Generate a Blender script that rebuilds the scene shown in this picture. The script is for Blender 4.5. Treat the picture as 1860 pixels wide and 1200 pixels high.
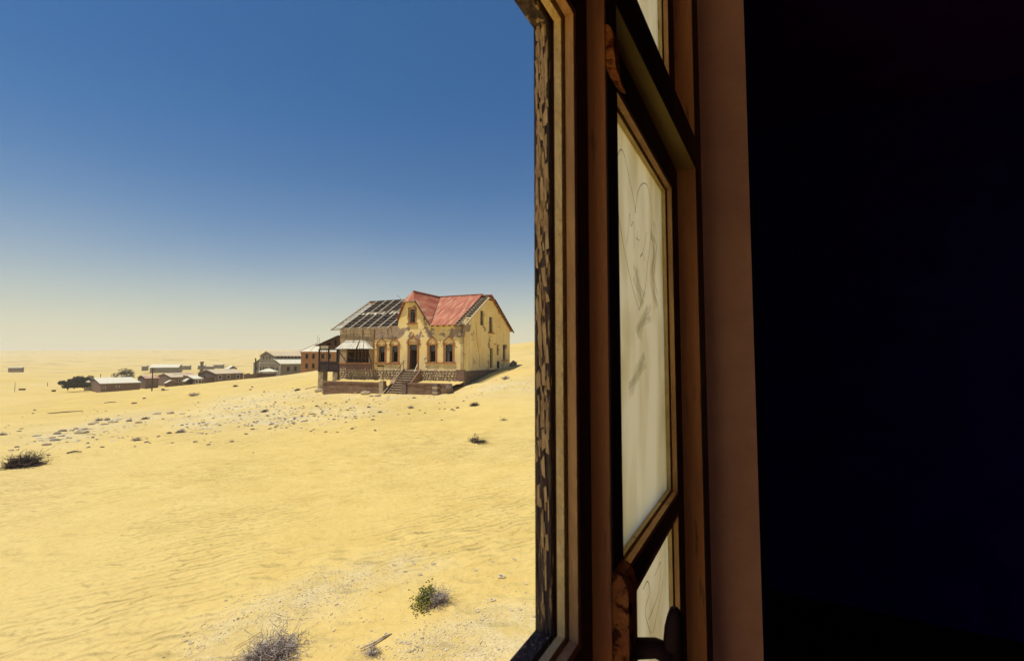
import bpy, math, random
import numpy as np
from mathutils import Vector, Matrix
random.seed(7); rng = np.random.default_rng(11)
for o in list(bpy.data.objects): bpy.data.objects.remove(o)
SC = bpy.context.scene; COL = SC.collection
R = math.radians

# ------------------------------------------------------------------ camera, sky, sun, exposure
PITCH, FPX = R(3.35), 835.0                      # 16 mm lens on a full-frame sensor, horizon a little below centre
cam = bpy.data.cameras.new('camera'); camo = bpy.data.objects.new('camera', cam); COL.objects.link(camo)
cam.sensor_width = 36; cam.lens = 36 * FPX / 1860; cam.clip_start = 0.01; cam.clip_end = 20000
cam.dof.use_dof = True; cam.dof.focus_distance = 1.6; cam.dof.aperture_fstop = 11
camo.rotation_euler = (math.pi / 2 + PITCH, 0, 0); SC.camera = camo

SUN_EL, SUN_H = R(73), (-0.90, -0.44)            # high noon sun, from the left and slightly behind
w = bpy.data.worlds.new('World'); SC.world = w; w.use_nodes = True
nt = w.node_tree; nt.nodes.clear()
def wn(t, **k):
    n = nt.nodes.new(t)
    for a, b in k.items(): setattr(n, a, b)
    return n
sky = wn('ShaderNodeTexSky', sky_type='NISHITA', sun_disc=False, sun_elevation=SUN_EL,
         sun_rotation=math.atan2(SUN_H[0], SUN_H[1]), altitude=100, air_density=1.0, dust_density=0.6, ozone_density=3.0)
tc = wn('ShaderNodeTexCoord'); sep = wn('ShaderNodeSeparateXYZ'); nt.links.new(tc.outputs['Generated'], sep.inputs[0])
asn = wn('ShaderNodeMath', operation='ARCSINE'); nt.links.new(sep.outputs['Z'], asn.inputs[0])
nz = wn('ShaderNodeTexNoise'); nz.inputs['Scale'].default_value = 1.7; nz.inputs['Detail'].default_value = 3
mp = wn('ShaderNodeMapping'); mp.inputs['Scale'].default_value = (1, 1, 2.2); mp.inputs['Location'].default_value = (3.1, 1.7, 0.4)
nt.links.new(tc.outputs['Generated'], mp.inputs[0]); nt.links.new(mp.outputs[0], nz.inputs['Vector'])
ns = wn('ShaderNodeMath', operation='MULTIPLY_ADD'); nt.links.new(nz.outputs['Fac'], ns.inputs[0]); ns.inputs[1].default_value = -0.06
nt.links.new(asn.outputs[0], ns.inputs[2])
cr = wn('ShaderNodeValToRGB'); cr.color_ramp.interpolation = 'B_SPLINE'
mr = wn('ShaderNodeMapRange'); mr.inputs['From Min'].default_value = -0.03; mr.inputs['From Max'].default_value = 0.56
nt.links.new(ns.outputs[0], mr.inputs['Value']); nt.links.new(mr.outputs[0], cr.inputs[0])
for i, (p, c) in enumerate([(0, .97), (.07, .90), (.15, .64), (.25, .36), (.34, .20), (.44, .10), (.58, .035), (.8, 0)]):
    e = cr.color_ramp.elements[i] if i < 2 else cr.color_ramp.elements.new(p)
    e.position = p; e.color = (c, c, c, 1)
grade = wn('ShaderNodeMix', data_type='RGBA', blend_type='MULTIPLY'); grade.inputs['Factor'].default_value = 1
nt.links.new(sky.outputs[0], grade.inputs['A']); grade.inputs['B'].default_value = (.22, .62, .90, 1)
hz = wn('ShaderNodeMix', data_type='RGBA'); nt.links.new(cr.outputs[0], hz.inputs['Factor'])
nt.links.new(grade.outputs['Result'], hz.inputs['A']); hz.inputs['B'].default_value = (7.6, 7.1, 4.9, 1)   # pale dust near the horizon
bg = wn('ShaderNodeBackground'); bg.inputs['Strength'].default_value = 0.1
out = wn('ShaderNodeOutputWorld'); nt.links.new(hz.outputs['Result'], bg.inputs[0]); nt.links.new(bg.outputs[0], out.inputs[0])

sl = bpy.data.lights.new('sun', 'SUN'); sl.energy = 4.6; sl.angle = R(0.53); sl.color = (1, .95, .84)
so = bpy.data.objects.new('sun', sl); COL.objects.link(so)
sd = Vector((SUN_H[0] * math.cos(SUN_EL), SUN_H[1] * math.cos(SUN_EL), math.sin(SUN_EL)))
so.rotation_euler = sd.to_track_quat('Z', 'Y').to_euler()
vs = SC.view_settings; vs.view_transform = 'Standard'; vs.look = 'None'; vs.exposure = 0; vs.gamma = 1; vs.use_curve_mapping = False
SC.render.engine = 'CYCLES'; SC.cycles.max_bounces = 8; SC.cycles.diffuse_bounces = 5; SC.cycles.transparent_max_bounces = 8
SC.cycles.volume_bounces = 1

# ------------------------------------------------------------------ helpers
def tag(o, label=None, cat=None, group=None, kind=None):
    if label: o['label'] = label
    if cat: o['category'] = cat
    if group: o['group'] = group
    if kind: o['kind'] = kind
    return o
def empty(name, loc=(0, 0, 0), rz=0, label=None, cat=None, group=None):
    o = bpy.data.objects.new(name, None); COL.objects.link(o); o.location = loc; o.rotation_euler = (0, 0, rz)
    o.empty_display_size = .3
    return tag(o, label, cat, group)

class MB:
    def __init__(s, off=(0, 0, 0)): s.v = []; s.f = []; s.m = []; s.off = off
    def add(s, vs, fs, m=0):
        b = len(s.v); s.v += [tuple(q) for q in vs]; s.f += [tuple(b + i for i in f) for f in fs]; s.m += [m] * len(fs); return s
    def box(s, x0, x1, y0, y1, z0, z1, m=0):
        return s.add([(x0, y0, z0), (x1, y0, z0), (x1, y1, z0), (x0, y1, z0), (x0, y0, z1), (x1, y0, z1), (x1, y1, z1), (x0, y1, z1)],
                     [(0, 3, 2, 1), (4, 5, 6, 7), (0, 1, 5, 4), (1, 2, 6, 5), (2, 3, 7, 6), (3, 0, 4, 7)], m)
    def bar(s, p, q, w_, h_, up=(0, 0, 1), m=0):
        p, q = Vector(p), Vector(q); d = (q - p).normalized(); a = d.cross(Vector(up))
        if a.length < 1e-4: a = d.cross(Vector((0, 1, 0)))
        a.normalize(); b = a.cross(d); a *= w_ / 2; b *= h_ / 2
        c = [p - a - b, p + a - b, p + a + b, p - a + b, q - a - b, q + a - b, q + a + b, q - a + b]
        return s.add(c, [(0, 1, 2, 3), (7, 6, 5, 4), (0, 4, 5, 1), (1, 5, 6, 2), (2, 6, 7, 3), (3, 7, 4, 0)], m)
    def prism(s, poly, vec, m=0):
        n = len(poly); vec = Vector(vec); p = [Vector(q) for q in poly]
        return s.add(p + [q + vec for q in p], [tuple(range(n))[::-1], tuple(range(n, 2 * n))] + [(i, (i + 1) % n, n + (i + 1) % n, n + i) for i in range(n)], m)
    def tube(s, pts, rad, n=6, m=0):
        pts = [Vector(p) for p in pts]; vs_ = []; fs = []; prev = None
        for i, p in enumerate(pts):
            d = (pts[min(i + 1, len(pts) - 1)] - pts[max(i - 1, 0)]); d = d.normalized() if d.length > 1e-9 else Vector((0, 0, 1))
            a = d.cross(Vector((.31, .52, .8))) if prev is None else prev - d * prev.dot(d)
            a.normalize(); prev = a; b = d.cross(a); r = rad[i] if hasattr(rad, '__len__') else rad
            vs_ += [p + (a * math.cos(2 * math.pi * k / n) + b * math.sin(2 * math.pi * k / n)) * r for k in range(n)]
        for i in range(len(pts) - 1):
            fs += [(i * n + k, i * n + (k + 1) % n, (i + 1) * n + (k + 1) % n, (i + 1) * n + k) for k in range(n)]
        fs += [tuple(range(n))[::-1], tuple(range((len(pts) - 1) * n, len(pts) * n))]
        return s.add(vs_, fs, m)
    def stone(s, c, sx, sy, sz, rz=0, jit=.22, m=0):
        vs_ = []
        ca, sa = math.cos(rz), math.sin(rz)
        for (x, y, z) in ICO:
            k = 1 + random.uniform(-jit, jit); x, y, z = x * k * sx, y * k * sy, z * k * sz
            vs_.append((c[0] + x * ca - y * sa, c[1] + x * sa + y * ca, c[2] + z))
        return s.add(vs_, ICOF, m)
    def build(s, name, mats, parent=None, loc=(0, 0, 0), rz=0, smooth=False):
        me = bpy.data.meshes.new(name); o3 = s.off
        me.from_pydata([(a + o3[0], b + o3[1], c + o3[2]) for a, b, c in s.v], [], s.f)
        mats = mats if isinstance(mats, (list, tuple)) else [mats]
        for q in mats: me.materials.append(q)
        if len(mats) > 1: me.polygons.foreach_set('material_index', s.m)
        if smooth: me.polygons.foreach_set('use_smooth', [True] * len(me.polygons))
        o = bpy.data.objects.new(name, me); COL.objects.link(o); o.location = loc; o.rotation_euler = (0, 0, rz)
        if parent: o.parent = parent
        return o
def _ico():
    t = (1 + 5 ** .5) / 2
    v = [(-1, t, 0), (1, t, 0), (-1, -t, 0), (1, -t, 0), (0, -1, t), (0, 1, t), (0, -1, -t), (0, 1, -t), (t, 0, -1), (t, 0, 1), (-t, 0, -1), (-t, 0, 1)]
    f = [(0, 11, 5), (0, 5, 1), (0, 1, 7), (0, 7, 10), (0, 10, 11), (1, 5, 9), (5, 11, 4), (11, 10, 2), (10, 7, 6), (7, 1, 8), (3, 9, 4), (3, 4, 2), (3, 2, 6), (3, 6, 8), (3, 8, 9), (4, 9, 5), (2, 4, 11), (6, 2, 10), (8, 6, 7), (9, 8, 1)]
    n = (1 + t * t) ** .5
    return [(a / n, b / n, c / n) for a, b, c in v], f
ICO, ICOF = _ico()

MATS = {}
def mat(name, c1, c2=None, scale=3, stretch=(1, 1, 1), rough=.9, lo=.4, hi=.6, bump=0, bscale=20, c3=None, scale3=1.5, stretch3=None, lo3=.55, hi3=.62, metallic=0, detail=5):
    m = bpy.data.materials.new(name); m.use_nodes = True; t = m.node_tree; b = t.nodes['Principled BSDF']; L = t.links.new
    b.inputs['Roughness'].default_value = rough; b.inputs['Metallic'].default_value = metallic
    b.inputs['Specular IOR Level'].default_value = .25
    co = t.nodes.new('ShaderNodeTexCoord')
    def noise(sc, st, det=detail, off=(0, 0, 0)):
        mpn = t.nodes.new('ShaderNodeMapping'); mpn.inputs['Scale'].default_value = st; mpn.inputs['Location'].default_value = off
        n = t.nodes.new('ShaderNodeTexNoise'); n.inputs['Scale'].default_value = sc; n.inputs['Detail'].default_value = det; n.inputs['Roughness'].default_value = .62
        L(co.outputs['Object'], mpn.inputs[0]); L(mpn.outputs[0], n.inputs['Vector']); return n
    def step(n, a, z):
        r = t.nodes.new('ShaderNodeMapRange'); r.inputs['From Min'].default_value = a; r.inputs['From Max'].default_value = z
        L(n.outputs['Fac'], r.inputs['Value']); return r
    def mix(f, a, bb):
        x = t.nodes.new('ShaderNodeMix'); x.data_type = 'RGBA'; L(f.outputs[0], x.inputs['Factor'])
        for s_, q in (('A', a), ('B', bb)):
            if isinstance(q, tuple): x.inputs[s_].default_value = (*q, 1)
            else: L(q.outputs['Result'], x.inputs[s_])
        return x
    cur = mix(step(noise(scale, stretch), lo, hi), c1, c2 or tuple(v * .75 for v in c1))
    if c3: cur = mix(step(noise(scale3, stretch3 or stretch, off=(5.3, 2.1, 8.8)), lo3, hi3), cur, c3)
    L(cur.outputs['Result'], b.inputs['Base Color'])
    if bump:
        n = noise(bscale, stretch, 4); bp = t.nodes.new('ShaderNodeBump'); bp.inputs['Strength'].default_value = min(1, bump); bp.inputs['Distance'].default_value = .02
        L(n.outputs['Fac'], bp.inputs['Height']); L(bp.outputs[0], b.inputs['Normal'])
    MATS[name] = m; m['cur'] = 0
    return m

# ------------------------------------------------------------------ where a sight line of the photograph meets the land
def ray(x, y):
    cx, cy = (x - 930) / FPX, (600 - y) / FPX
    return np.array([cx, math.cos(PITCH) - cy * math.sin(PITCH), math.sin(PITCH) + cy * math.cos(PITCH)])
def at(x, y, D):
    r = ray(x, y); return r * (D / r[1])
def project(X, Y, Z):
    d = Y * math.cos(PITCH) + Z * math.sin(PITCH); v = -Y * math.sin(PITCH) + Z * math.cos(PITCH)
    return 930 + FPX * X / d, 600 - FPX * v / d

# ------------------------------------------------------------------ terrain: control heights (bearing given as picture column, distance, height against the eye)
CT = []
def row(D, **k):
    for a, h in k.items(): CT.append((float(a[1:]) if a[0] == 'p' else -float(a[1:]), D, h))
row(1.5, n500=-4.6, p500=-4.6, p977=-4.6, p1600=-4.6)
row(4, n500=-4.6, p0=-4.6, p500=-4.6, p977=-4.5, p1600=-4.3)
row(7, n500=-4.7, p0=-4.62, p500=-4.55, p977=-4.45, p1600=-4.2)
row(12, n500=-4.9, p0=-4.72, p500=-4.5, p977=-4.3, p1600=-4)
row(22, n500=-5.3, p0=-4.85, p300=-4.75, p600=-4.5, p860=-4.3, p1000=-4.0, p1600=-3)
row(35, n500=-6.5, p0=-5.6, p300=-5.2, p600=-4.6, p800=-4.2, p1000=-3.5, p1600=-2)
row(48, n500=-8, p0=-6.8, p300=-5.9, p580=-4.35, p700=-3.95, p800=-3.6, p860=-3.05, p930=-2.5, p1000=-2.3, p1600=-.5)
row(57, p0=-7.5, p577=-4.2, p928=-1.35, p1000=-1.2, p1600=.5)
row(65, p700=-2.6, p860=-1.5, p1000=-.4)
row(80, n500=-10, p0=-9, p300=-7.1, p460=-5.5, p560=-4.3, p800=-1.6, p1000=.8, p1600=3)
row(120, n500=-12, p0=-10.6, p200=-9.0, p300=-7.9, p460=-5.5, p545=-4.5, p800=.5, p1000=4.2, p1600=7)
row(160, n500=-14, p0=-13.2, p200=-12.4, p300=-11.2, p460=-7.9, p545=-5.7, p800=1.5, p1000=6.1, p1600=9)
row(200, n500=-14, p0=-13.7, p300=-13, p460=-10, p545=-8, p800=0, p1000=7.5, p1600=10)
row(300, n500=-15, p0=-14.3, p300=-14.3, p545=-12, p1000=7, p1600=9)
row(500, n500=-16.5, p0=-16.4, p300=-15.5, p545=-14, p1000=0, p1600=4)
row(800, n500=-14, p0=-14, p300=-14, p545=-12, p1000=-4, p1600=0)
row(1300, n500=-3, p0=-3, p300=-2, p545=0, p1000=4, p1600=4)
row(2000, n500=22, p0=21, p300=26, p545=25, p1000=25, p1600=25)
row(2700, n500=36, p0=36, p300=38, p545=36, p1000=36, p1600=36)
row(5200, n500=40, p0=40, p545=40, p1600=40)
CT = np.array(CT); cq = np.stack([1.6 * np.arctan((CT[:, 0] - 930) / FPX), np.log(CT[:, 1])], 1)
def _tp(a, b):
    r2 = ((a[:, None, :] - b[None]) ** 2).sum(-1); return np.where(r2 > 1e-12, r2 * np.log(r2 + 1e-12), 0)
_n = len(CT); _A = np.zeros((_n + 3, _n + 3)); _A[:_n, :_n] = _tp(cq, cq) + np.eye(_n) * 1e-4
_A[:_n, _n] = 1; _A[:_n, _n + 1:] = cq; _A[_n:, :_n] = _A[:_n, _n:].T
_hs = np.sinh(CT[:, 2] * 0) + np.sign(CT[:, 2]) * np.log1p(np.abs(CT[:, 2]) / 3)       # fit in a compressed height so that near ground is not swung by far hills
_wt = np.linalg.solve(_A, np.concatenate([_hs, np.zeros(3)]))
_P = rng.integers(0, 1 << 30, (256, 256)) / (1 << 30)
def vnoise(x, y):
    xi, yi = np.floor(x).astype(int), np.floor(y).astype(int); fx, fy = x - xi, y - yi
    fx, fy = fx * fx * (3 - 2 * fx), fy * fy * (3 - 2 * fy); g = lambda a, b: _P[a & 255, b & 255]
    return (g(xi, yi) * (1 - fx) + g(xi + 1, yi) * fx) * (1 - fy) + (g(xi, yi + 1) * (1 - fx) + g(xi + 1, yi + 1) * fx) * fy - .5
def height(X, Y):
    X, Y = np.atleast_1d(np.asarray(X, float)), np.atleast_1d(np.asarray(Y, float))
    phi = np.arctan2(X, Y); D = np.maximum(np.hypot(X, Y), 1.5)
    pc = np.clip(phi, R(-60), R(38)); Df = np.clip(D * np.cos(np.clip(pc, R(-55), R(38))), 1.5, 5200)
    def ev(p, d):
        q = np.stack([1.6 * p, np.log(d)], 1); o_ = np.empty(len(q))
        for i in range(0, len(q), 20000): o_[i:i + 20000] = _tp(q[i:i + 20000], cq) @ _wt[:_n] + _wt[_n] + q[i:i + 20000] @ _wt[_n + 1:]
        return np.sign(o_) * 3 * np.expm1(np.abs(o_))
    h = ev(pc, Df)
    back = np.clip((np.abs(phi) - R(95)) / R(80), 0, 1); h = h * (1 - back) + (-4.6 * np.exp(-D / 200) + 4 * (1 - np.exp(-D / 900))) * back
    k = np.clip((D - 3) / 20, 0, 1)
    h = h + k * (.10 * vnoise(X / 4.5, Y / 4.5) + .05 * vnoise(X / 1.7 + 9, Y / 1.7))
    h = h + np.clip((D - 70) / 150, 0, 1) * .8 * vnoise(X / 28, Y / 28) + np.clip((D - 400) / 600, 0, 1) * (7 * vnoise(X / 240 + 4, Y / 110) + 3 * vnoise(X / 70, Y / 45 + 3))
    ax, ay, bx, by = -3.9, 17.2, -1.9, 24.0                       # a sand drift tailing away from the half buried shrub
    t = np.clip(((X - ax) * (bx - ax) + (Y - ay) * (by - ay)) / ((bx - ax) ** 2 + (by - ay) ** 2), 0, 1); dd = np.hypot(X - ax - t * (bx - ax), Y - ay - t * (by - ay))
    h = h + .34 * t * np.exp(-(dd / .75) ** 2)
    return h
_Ds = np.geomspace(3, 4500, 1500)
def ground(x, y):
    r = ray(x, y); P = r[None] * (_Ds / r[1])[:, None]; h = height(P[:, 0], P[:, 1])
    i = np.argmax(P[:, 2] < h)
    if i == 0: return None
    a, b = P[i - 1, 2] - h[i - 1], P[i, 2] - h[i]; q = P[i - 1] + (P[i] - P[i - 1]) * (a / (a - b))
    return Vector((q[0], q[1], float(height(q[0], q[1])[0])))

def inpoly(px, py, poly):
    c = np.zeros(px.shape, bool); n = len(poly)
    for i in range(n):
        x0, y0 = poly[i]; x1, y1 = poly[(i + 1) % n]
        if y0 == y1: continue
        c ^= ((y0 > py) != (y1 > py)) & (px < (x1 - x0) * (py - y0) / (y1 - y0) + x0)
    return c
# stony ground showing through the sand
GRAVEL = [[(330, 1200), (380, 1130), (520, 1075), (640, 1025), (780, 1005), (830, 1015), (700, 1060), (600, 1110), (540, 1135), (430, 1160), (380, 1200)],
          [(700, 1200), (740, 1160), (860, 1110), (990, 1085), (1040, 1200)]]
PALE = [[(300, 772), (400, 725), (480, 712), (560, 707), (590, 715), (520, 735), (430, 775), (360, 785)],
        [(430, 770), (500, 745), (600, 735), (700, 735), (705, 750), (620, 762), (520, 775)],
        [(60, 800), (120, 775), (200, 755), (300, 738), (320, 752), (230, 780), (130, 800), (80, 812)],
        [(580, 712), (700, 718), (830, 706), (980, 682), (985, 706), (860, 718), (720, 728), (600, 722)]]
def terrain():
    fine = np.radians(np.arange(-55, 10, .12)); coarse = np.radians(np.concatenate([np.arange(10, 180, 2.5), np.arange(-180, -55, 2.5)]))
    an = np.concatenate([fine, coarse]); rad = np.geomspace(1.2, 5200, 400); na, nr = len(an), len(rad)
    Rr, A = np.meshgrid(rad, an, indexing='ij'); X, Y = (Rr * np.sin(A)).ravel(), (Rr * np.cos(A)).ravel()
    Z = height(X, Y)
    px, py = project(X, np.where(Y > .5, Y, .5), Z)
    jx = px + 26 * vnoise(X / 1.1, Y / 1.1) * np.clip(300 / (py - 600).clip(60), .3, 1); jy = py + 22 * vnoise(X / .9 + 7, Y / 1.3) * (py - 640).clip(10, 400) / 400
    g = np.zeros(len(X)); pz = np.zeros(len(X)); vis = (Y > 1) & (px > -200) & (px < 1200) & (py > 640) & (py < 1400); K = 24
    for _ in range(K):
        ox, oy = rng.normal(0, 24), rng.normal(0, 14)
        for q in GRAVEL: g[vis] += inpoly(jx[vis] + ox, jy[vis] + oy, q) / K
        for q in PALE: pz[vis] += inpoly(jx[vis] + ox, jy[vis] + oy * .45, q) / K
    me = bpy.data.meshes.new('sand_ground')
    I = (np.arange(nr - 1)[:, None] * na + np.arange(na)[None]).ravel(); J = (np.arange(nr - 1)[:, None] * na + (np.arange(na)[None] + 1) % na).ravel()
    F_ = np.stack([I, J, J + na, I + na], 1)
    c0 = len(X); cap = np.stack([np.full(na, c0), (np.arange(na) + 1) % na, np.arange(na)], 1)
    V = np.concatenate([np.stack([X, Y, Z], 1), [[0, 0, -4.6]]])
    me.vertices.add(len(V)); me.vertices.foreach_set('co', V.ravel())
    nl = F_.size + cap.size; me.loops.add(nl); me.loops.foreach_set('vertex_index', np.concatenate([F_.ravel(), cap.ravel()]).astype(np.int32))
    npoly = len(F_) + len(cap); me.polygons.add(npoly)
    me.polygons.foreach_set('loop_start', np.concatenate([np.arange(len(F_)) * 4, F_.size + np.arange(len(cap)) * 3]).astype(np.int32))
    me.polygons.foreach_set('use_smooth', np.ones(npoly, bool))
    me.update(calc_edges=True); me.validate()
    for nm, arr in (('gravel', g), ('pale', pz)):
        at_ = me.attributes.new(nm, 'FLOAT', 'POINT'); at_.data.foreach_set('value', np.append(arr, 0).astype(np.float32))
    o = bpy.data.objects.new('sand_ground', me); COL.objects.link(o); tag(o, kind='structure'); return o

def sand_material():
    m = bpy.data.materials.new('sand'); m.use_nodes = True; t = m.node_tree; b = t.nodes['Principled BSDF']; L = t.links.new
    b.inputs['Roughness'].default_value = .95; b.inputs['Specular IOR Level'].default_value = .1
    co = t.nodes.new('ShaderNodeTexCoord')
    def noise(sc, st=(1, 1, 1), det=4, rz=0, rough=.55):
        mpn = t.nodes.new('ShaderNodeMapping'); mpn.inputs['Scale'].default_value = st; mpn.inputs['Rotation'].default_value = (0, 0, rz)
        n = t.nodes.new('ShaderNodeTexNoise'); n.inputs['Scale'].default_value = sc; n.inputs['Detail'].default_value = det; n.inputs['Roughness'].default_value = rough
        L(co.outputs['Object'], mpn.inputs[0]); L(mpn.outputs[0], n.inputs['Vector']); return n
    def rng_(n, a, z, c=0, d=1):
        r = t.nodes.new('ShaderNodeMapRange'); r.inputs[1].default_value = a; r.inputs[2].default_value = z; r.inputs[3].default_value = c; r.inputs[4].default_value = d
        L(n, r.inputs[0]); return r.outputs[0]
    def mix(f, a, bb):
        x = t.nodes.new('ShaderNodeMix'); x.data_type = 'RGBA'; L(f, x.inputs['Factor'])
        for s_, q in (('A', a), ('B', bb)):
            if isinstance(q, tuple): x.inputs[s_].default_value = (*q, 1)
            else: L(q, x.inputs[s_])
        return x.outputs['Result']
    def math_(op, a, bb):
        n = t.nodes.new('ShaderNodeMath'); n.operation = op
        for i, q in enumerate((a, bb)):
            if isinstance(q, (int, float)): n.inputs[i].default_value = q
            else: L(q, n.inputs[i])
        return n.outputs[0]
    ga = t.nodes.new('ShaderNodeAttribute'); ga.attribute_name = 'gravel'; pa = t.nodes.new('ShaderNodeAttribute'); pa.attribute_name = 'pale'
    c = mix(rng_(noise(.9).outputs['Fac'], .3, .7), (.665, .485, .165), (.595, .42, .13))
    c = mix(rng_(noise(.02, det=3).outputs['Fac'], .4, .65), c, (.65, .485, .20))
    gr = noise(22, det=5, rough=.7).outputs['Fac']
    gcol = mix(rng_(gr, .42, .6), (.60, .46, .22), (.76, .64, .38))
    c = mix(math_('MULTIPLY', ga.outputs['Fac'], rng_(noise(1.6, det=6, rough=.7).outputs['Fac'], .36, .6, 0, .8)), c, gcol)
    pcol = mix(rng_(noise(3.5, det=6, rough=.75).outputs['Fac'], .4, .62), (.52, .42, .24), (.74, .63, .40))
    c = mix(math_('MULTIPLY', pa.outputs['Fac'], rng_(noise(.45, st=(1, 2.2, 1), det=7, rough=.72).outputs['Fac'], .42, .6, 0, .9)), c, pcol)
    # darker stony bands far out on the plain
    sepn = t.nodes.new('ShaderNodeSeparateXYZ'); L(co.outputs['Object'], sepn.inputs[0])
    band = math_('MULTIPLY', rng_(noise(.012, st=(1, 4, 1), det=6, rough=.7).outputs['Fac'], .56, .66), rng_(sepn.outputs['Y'], 250, 500))
    c = mix(band, c, (.17, .13, .085))
    L(c, b.inputs['Base Color'])
    wv = t.nodes.new('ShaderNodeTexWave'); wv.wave_type = 'BANDS'; wv.bands_direction = 'Y'; wv.inputs['Scale'].default_value = .62; wv.inputs['Distortion'].default_value = 5.5
    wv.inputs['Detail'].default_value = 3; wv.inputs['Detail Scale'].default_value = 1.6; wv.inputs['Detail Roughness'].default_value = .6
    mpn = t.nodes.new('ShaderNodeMapping'); mpn.inputs['Rotation'].default_value = (0, 0, R(-28)); L(co.outputs['Object'], mpn.inputs[0]); L(mpn.outputs[0], wv.inputs['Vector'])
    vo = t.nodes.new('ShaderNodeTexVoronoi'); vo.feature = 'SMOOTH_F1'; vo.inputs['Scale'].default_value = 1.5; vo.inputs['Smoothness'].default_value = .5
    mp2 = t.nodes.new('ShaderNodeMapping'); mp2.inputs['Scale'].default_value = (.75, 1.5, 1); mp2.inputs['Rotation'].default_value = (0, 0, R(-30)); L(co.outputs['Object'], mp2.inputs[0]); L(mp2.outputs[0], vo.inputs['Vector'])
    hgt = math_('ADD', math_('MULTIPLY', wv.outputs['Fac'], rng_(noise(.16, det=2).outputs['Fac'], .38, .62, .25, 1)), math_('MULTIPLY', rng_(vo.outputs['Distance'], 0, .45), rng_(noise(.12, det=2, rz=1).outputs['Fac'], .4, .6, 0, 1.1)))
    hgt = math_('ADD', hgt, math_('MULTIPLY', noise(5, det=4).outputs['Fac'], .55))
    hgt = math_('ADD', hgt, math_('MULTIPLY', gr, math_('ADD', math_('MULTIPLY', ga.outputs['Fac'], .22), .06)))
    bp = t.nodes.new('ShaderNodeBump'); bp.inputs['Strength'].default_value = 1; bp.inputs['Distance'].default_value = .11; L(hgt, bp.inputs['Height']); L(bp.outputs[0], b.inputs['Normal'])
    return m
SAND = sand_material()
terr = terrain(); terr.data.materials.append(SAND)

# ------------------------------------------------------------------ materials
M = {}
def mk(n, *a, **k): M[n] = mat(n, *a, **k)
mk('plaster_room', (.86, .47, .34), (.76, .40, .30), scale=9, rough=.95, bump=.25, bscale=120)
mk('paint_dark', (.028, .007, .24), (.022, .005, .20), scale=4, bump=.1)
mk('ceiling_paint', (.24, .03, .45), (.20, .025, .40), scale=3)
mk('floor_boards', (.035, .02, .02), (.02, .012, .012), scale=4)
mk('frame_paint', (.90, .40, .16), (.74, .31, .13), scale=40, stretch=(1, 1, .1), rough=.7, lo=.35, hi=.65, bump=.35, bscale=90, c3=(.30, .13, .07), scale3=60, stretch3=(1, 1, .12), lo3=.60, hi3=.72)
mk('frame_ochre', (.88, .66, .20), (.80, .56, .17), scale=10, rough=.7, bump=.15, bscale=60)
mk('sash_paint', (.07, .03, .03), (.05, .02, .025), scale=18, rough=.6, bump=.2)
mk('bead_yellow', (.90, .68, .32), (.78, .56, .25), scale=25, rough=.75, bump=.3, bscale=80, c3=(.10, .05, .03), scale3=40, stretch3=(1, 1, .25), lo3=.66, hi3=.70)
mk('bead_brown', (.72, .42, .18), (.56, .31, .14), scale=22, stretch=(1, 1, .3), rough=.75, bump=.3, bscale=60)
mk('wood_flaked', (.095, .068, .07), (.14, .10, .085), scale=60, stretch=(1, 1, .12), rough=.95, bump=.9, bscale=110, c3=(.66, .46, .24), scale3=170, stretch3=(1, 1, .14), lo3=.57, hi3=.62)
mk('flake', (.72, .52, .28), (.58, .40, .21), scale=60, rough=.9)
mk('rust_iron', (.78, .30, .07), (.60, .20, .06), scale=30, rough=.8, bump=.6, bscale=90, c3=(.14, .03, .012), scale3=70, lo3=.50, hi3=.58)
mk('iron_dark', (.05, .02, .02), (.035, .015, .02), scale=20, rough=.7)
mk('ochre_wall', (.60, .41, .14), (.52, .34, .115), scale=.55, rough=.95, lo=.35, hi=.7, bump=.3, bscale=6, c3=(.30, .21, .13), scale3=.9, stretch3=(1, 1, 1.2), lo3=.585, hi3=.625)
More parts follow.
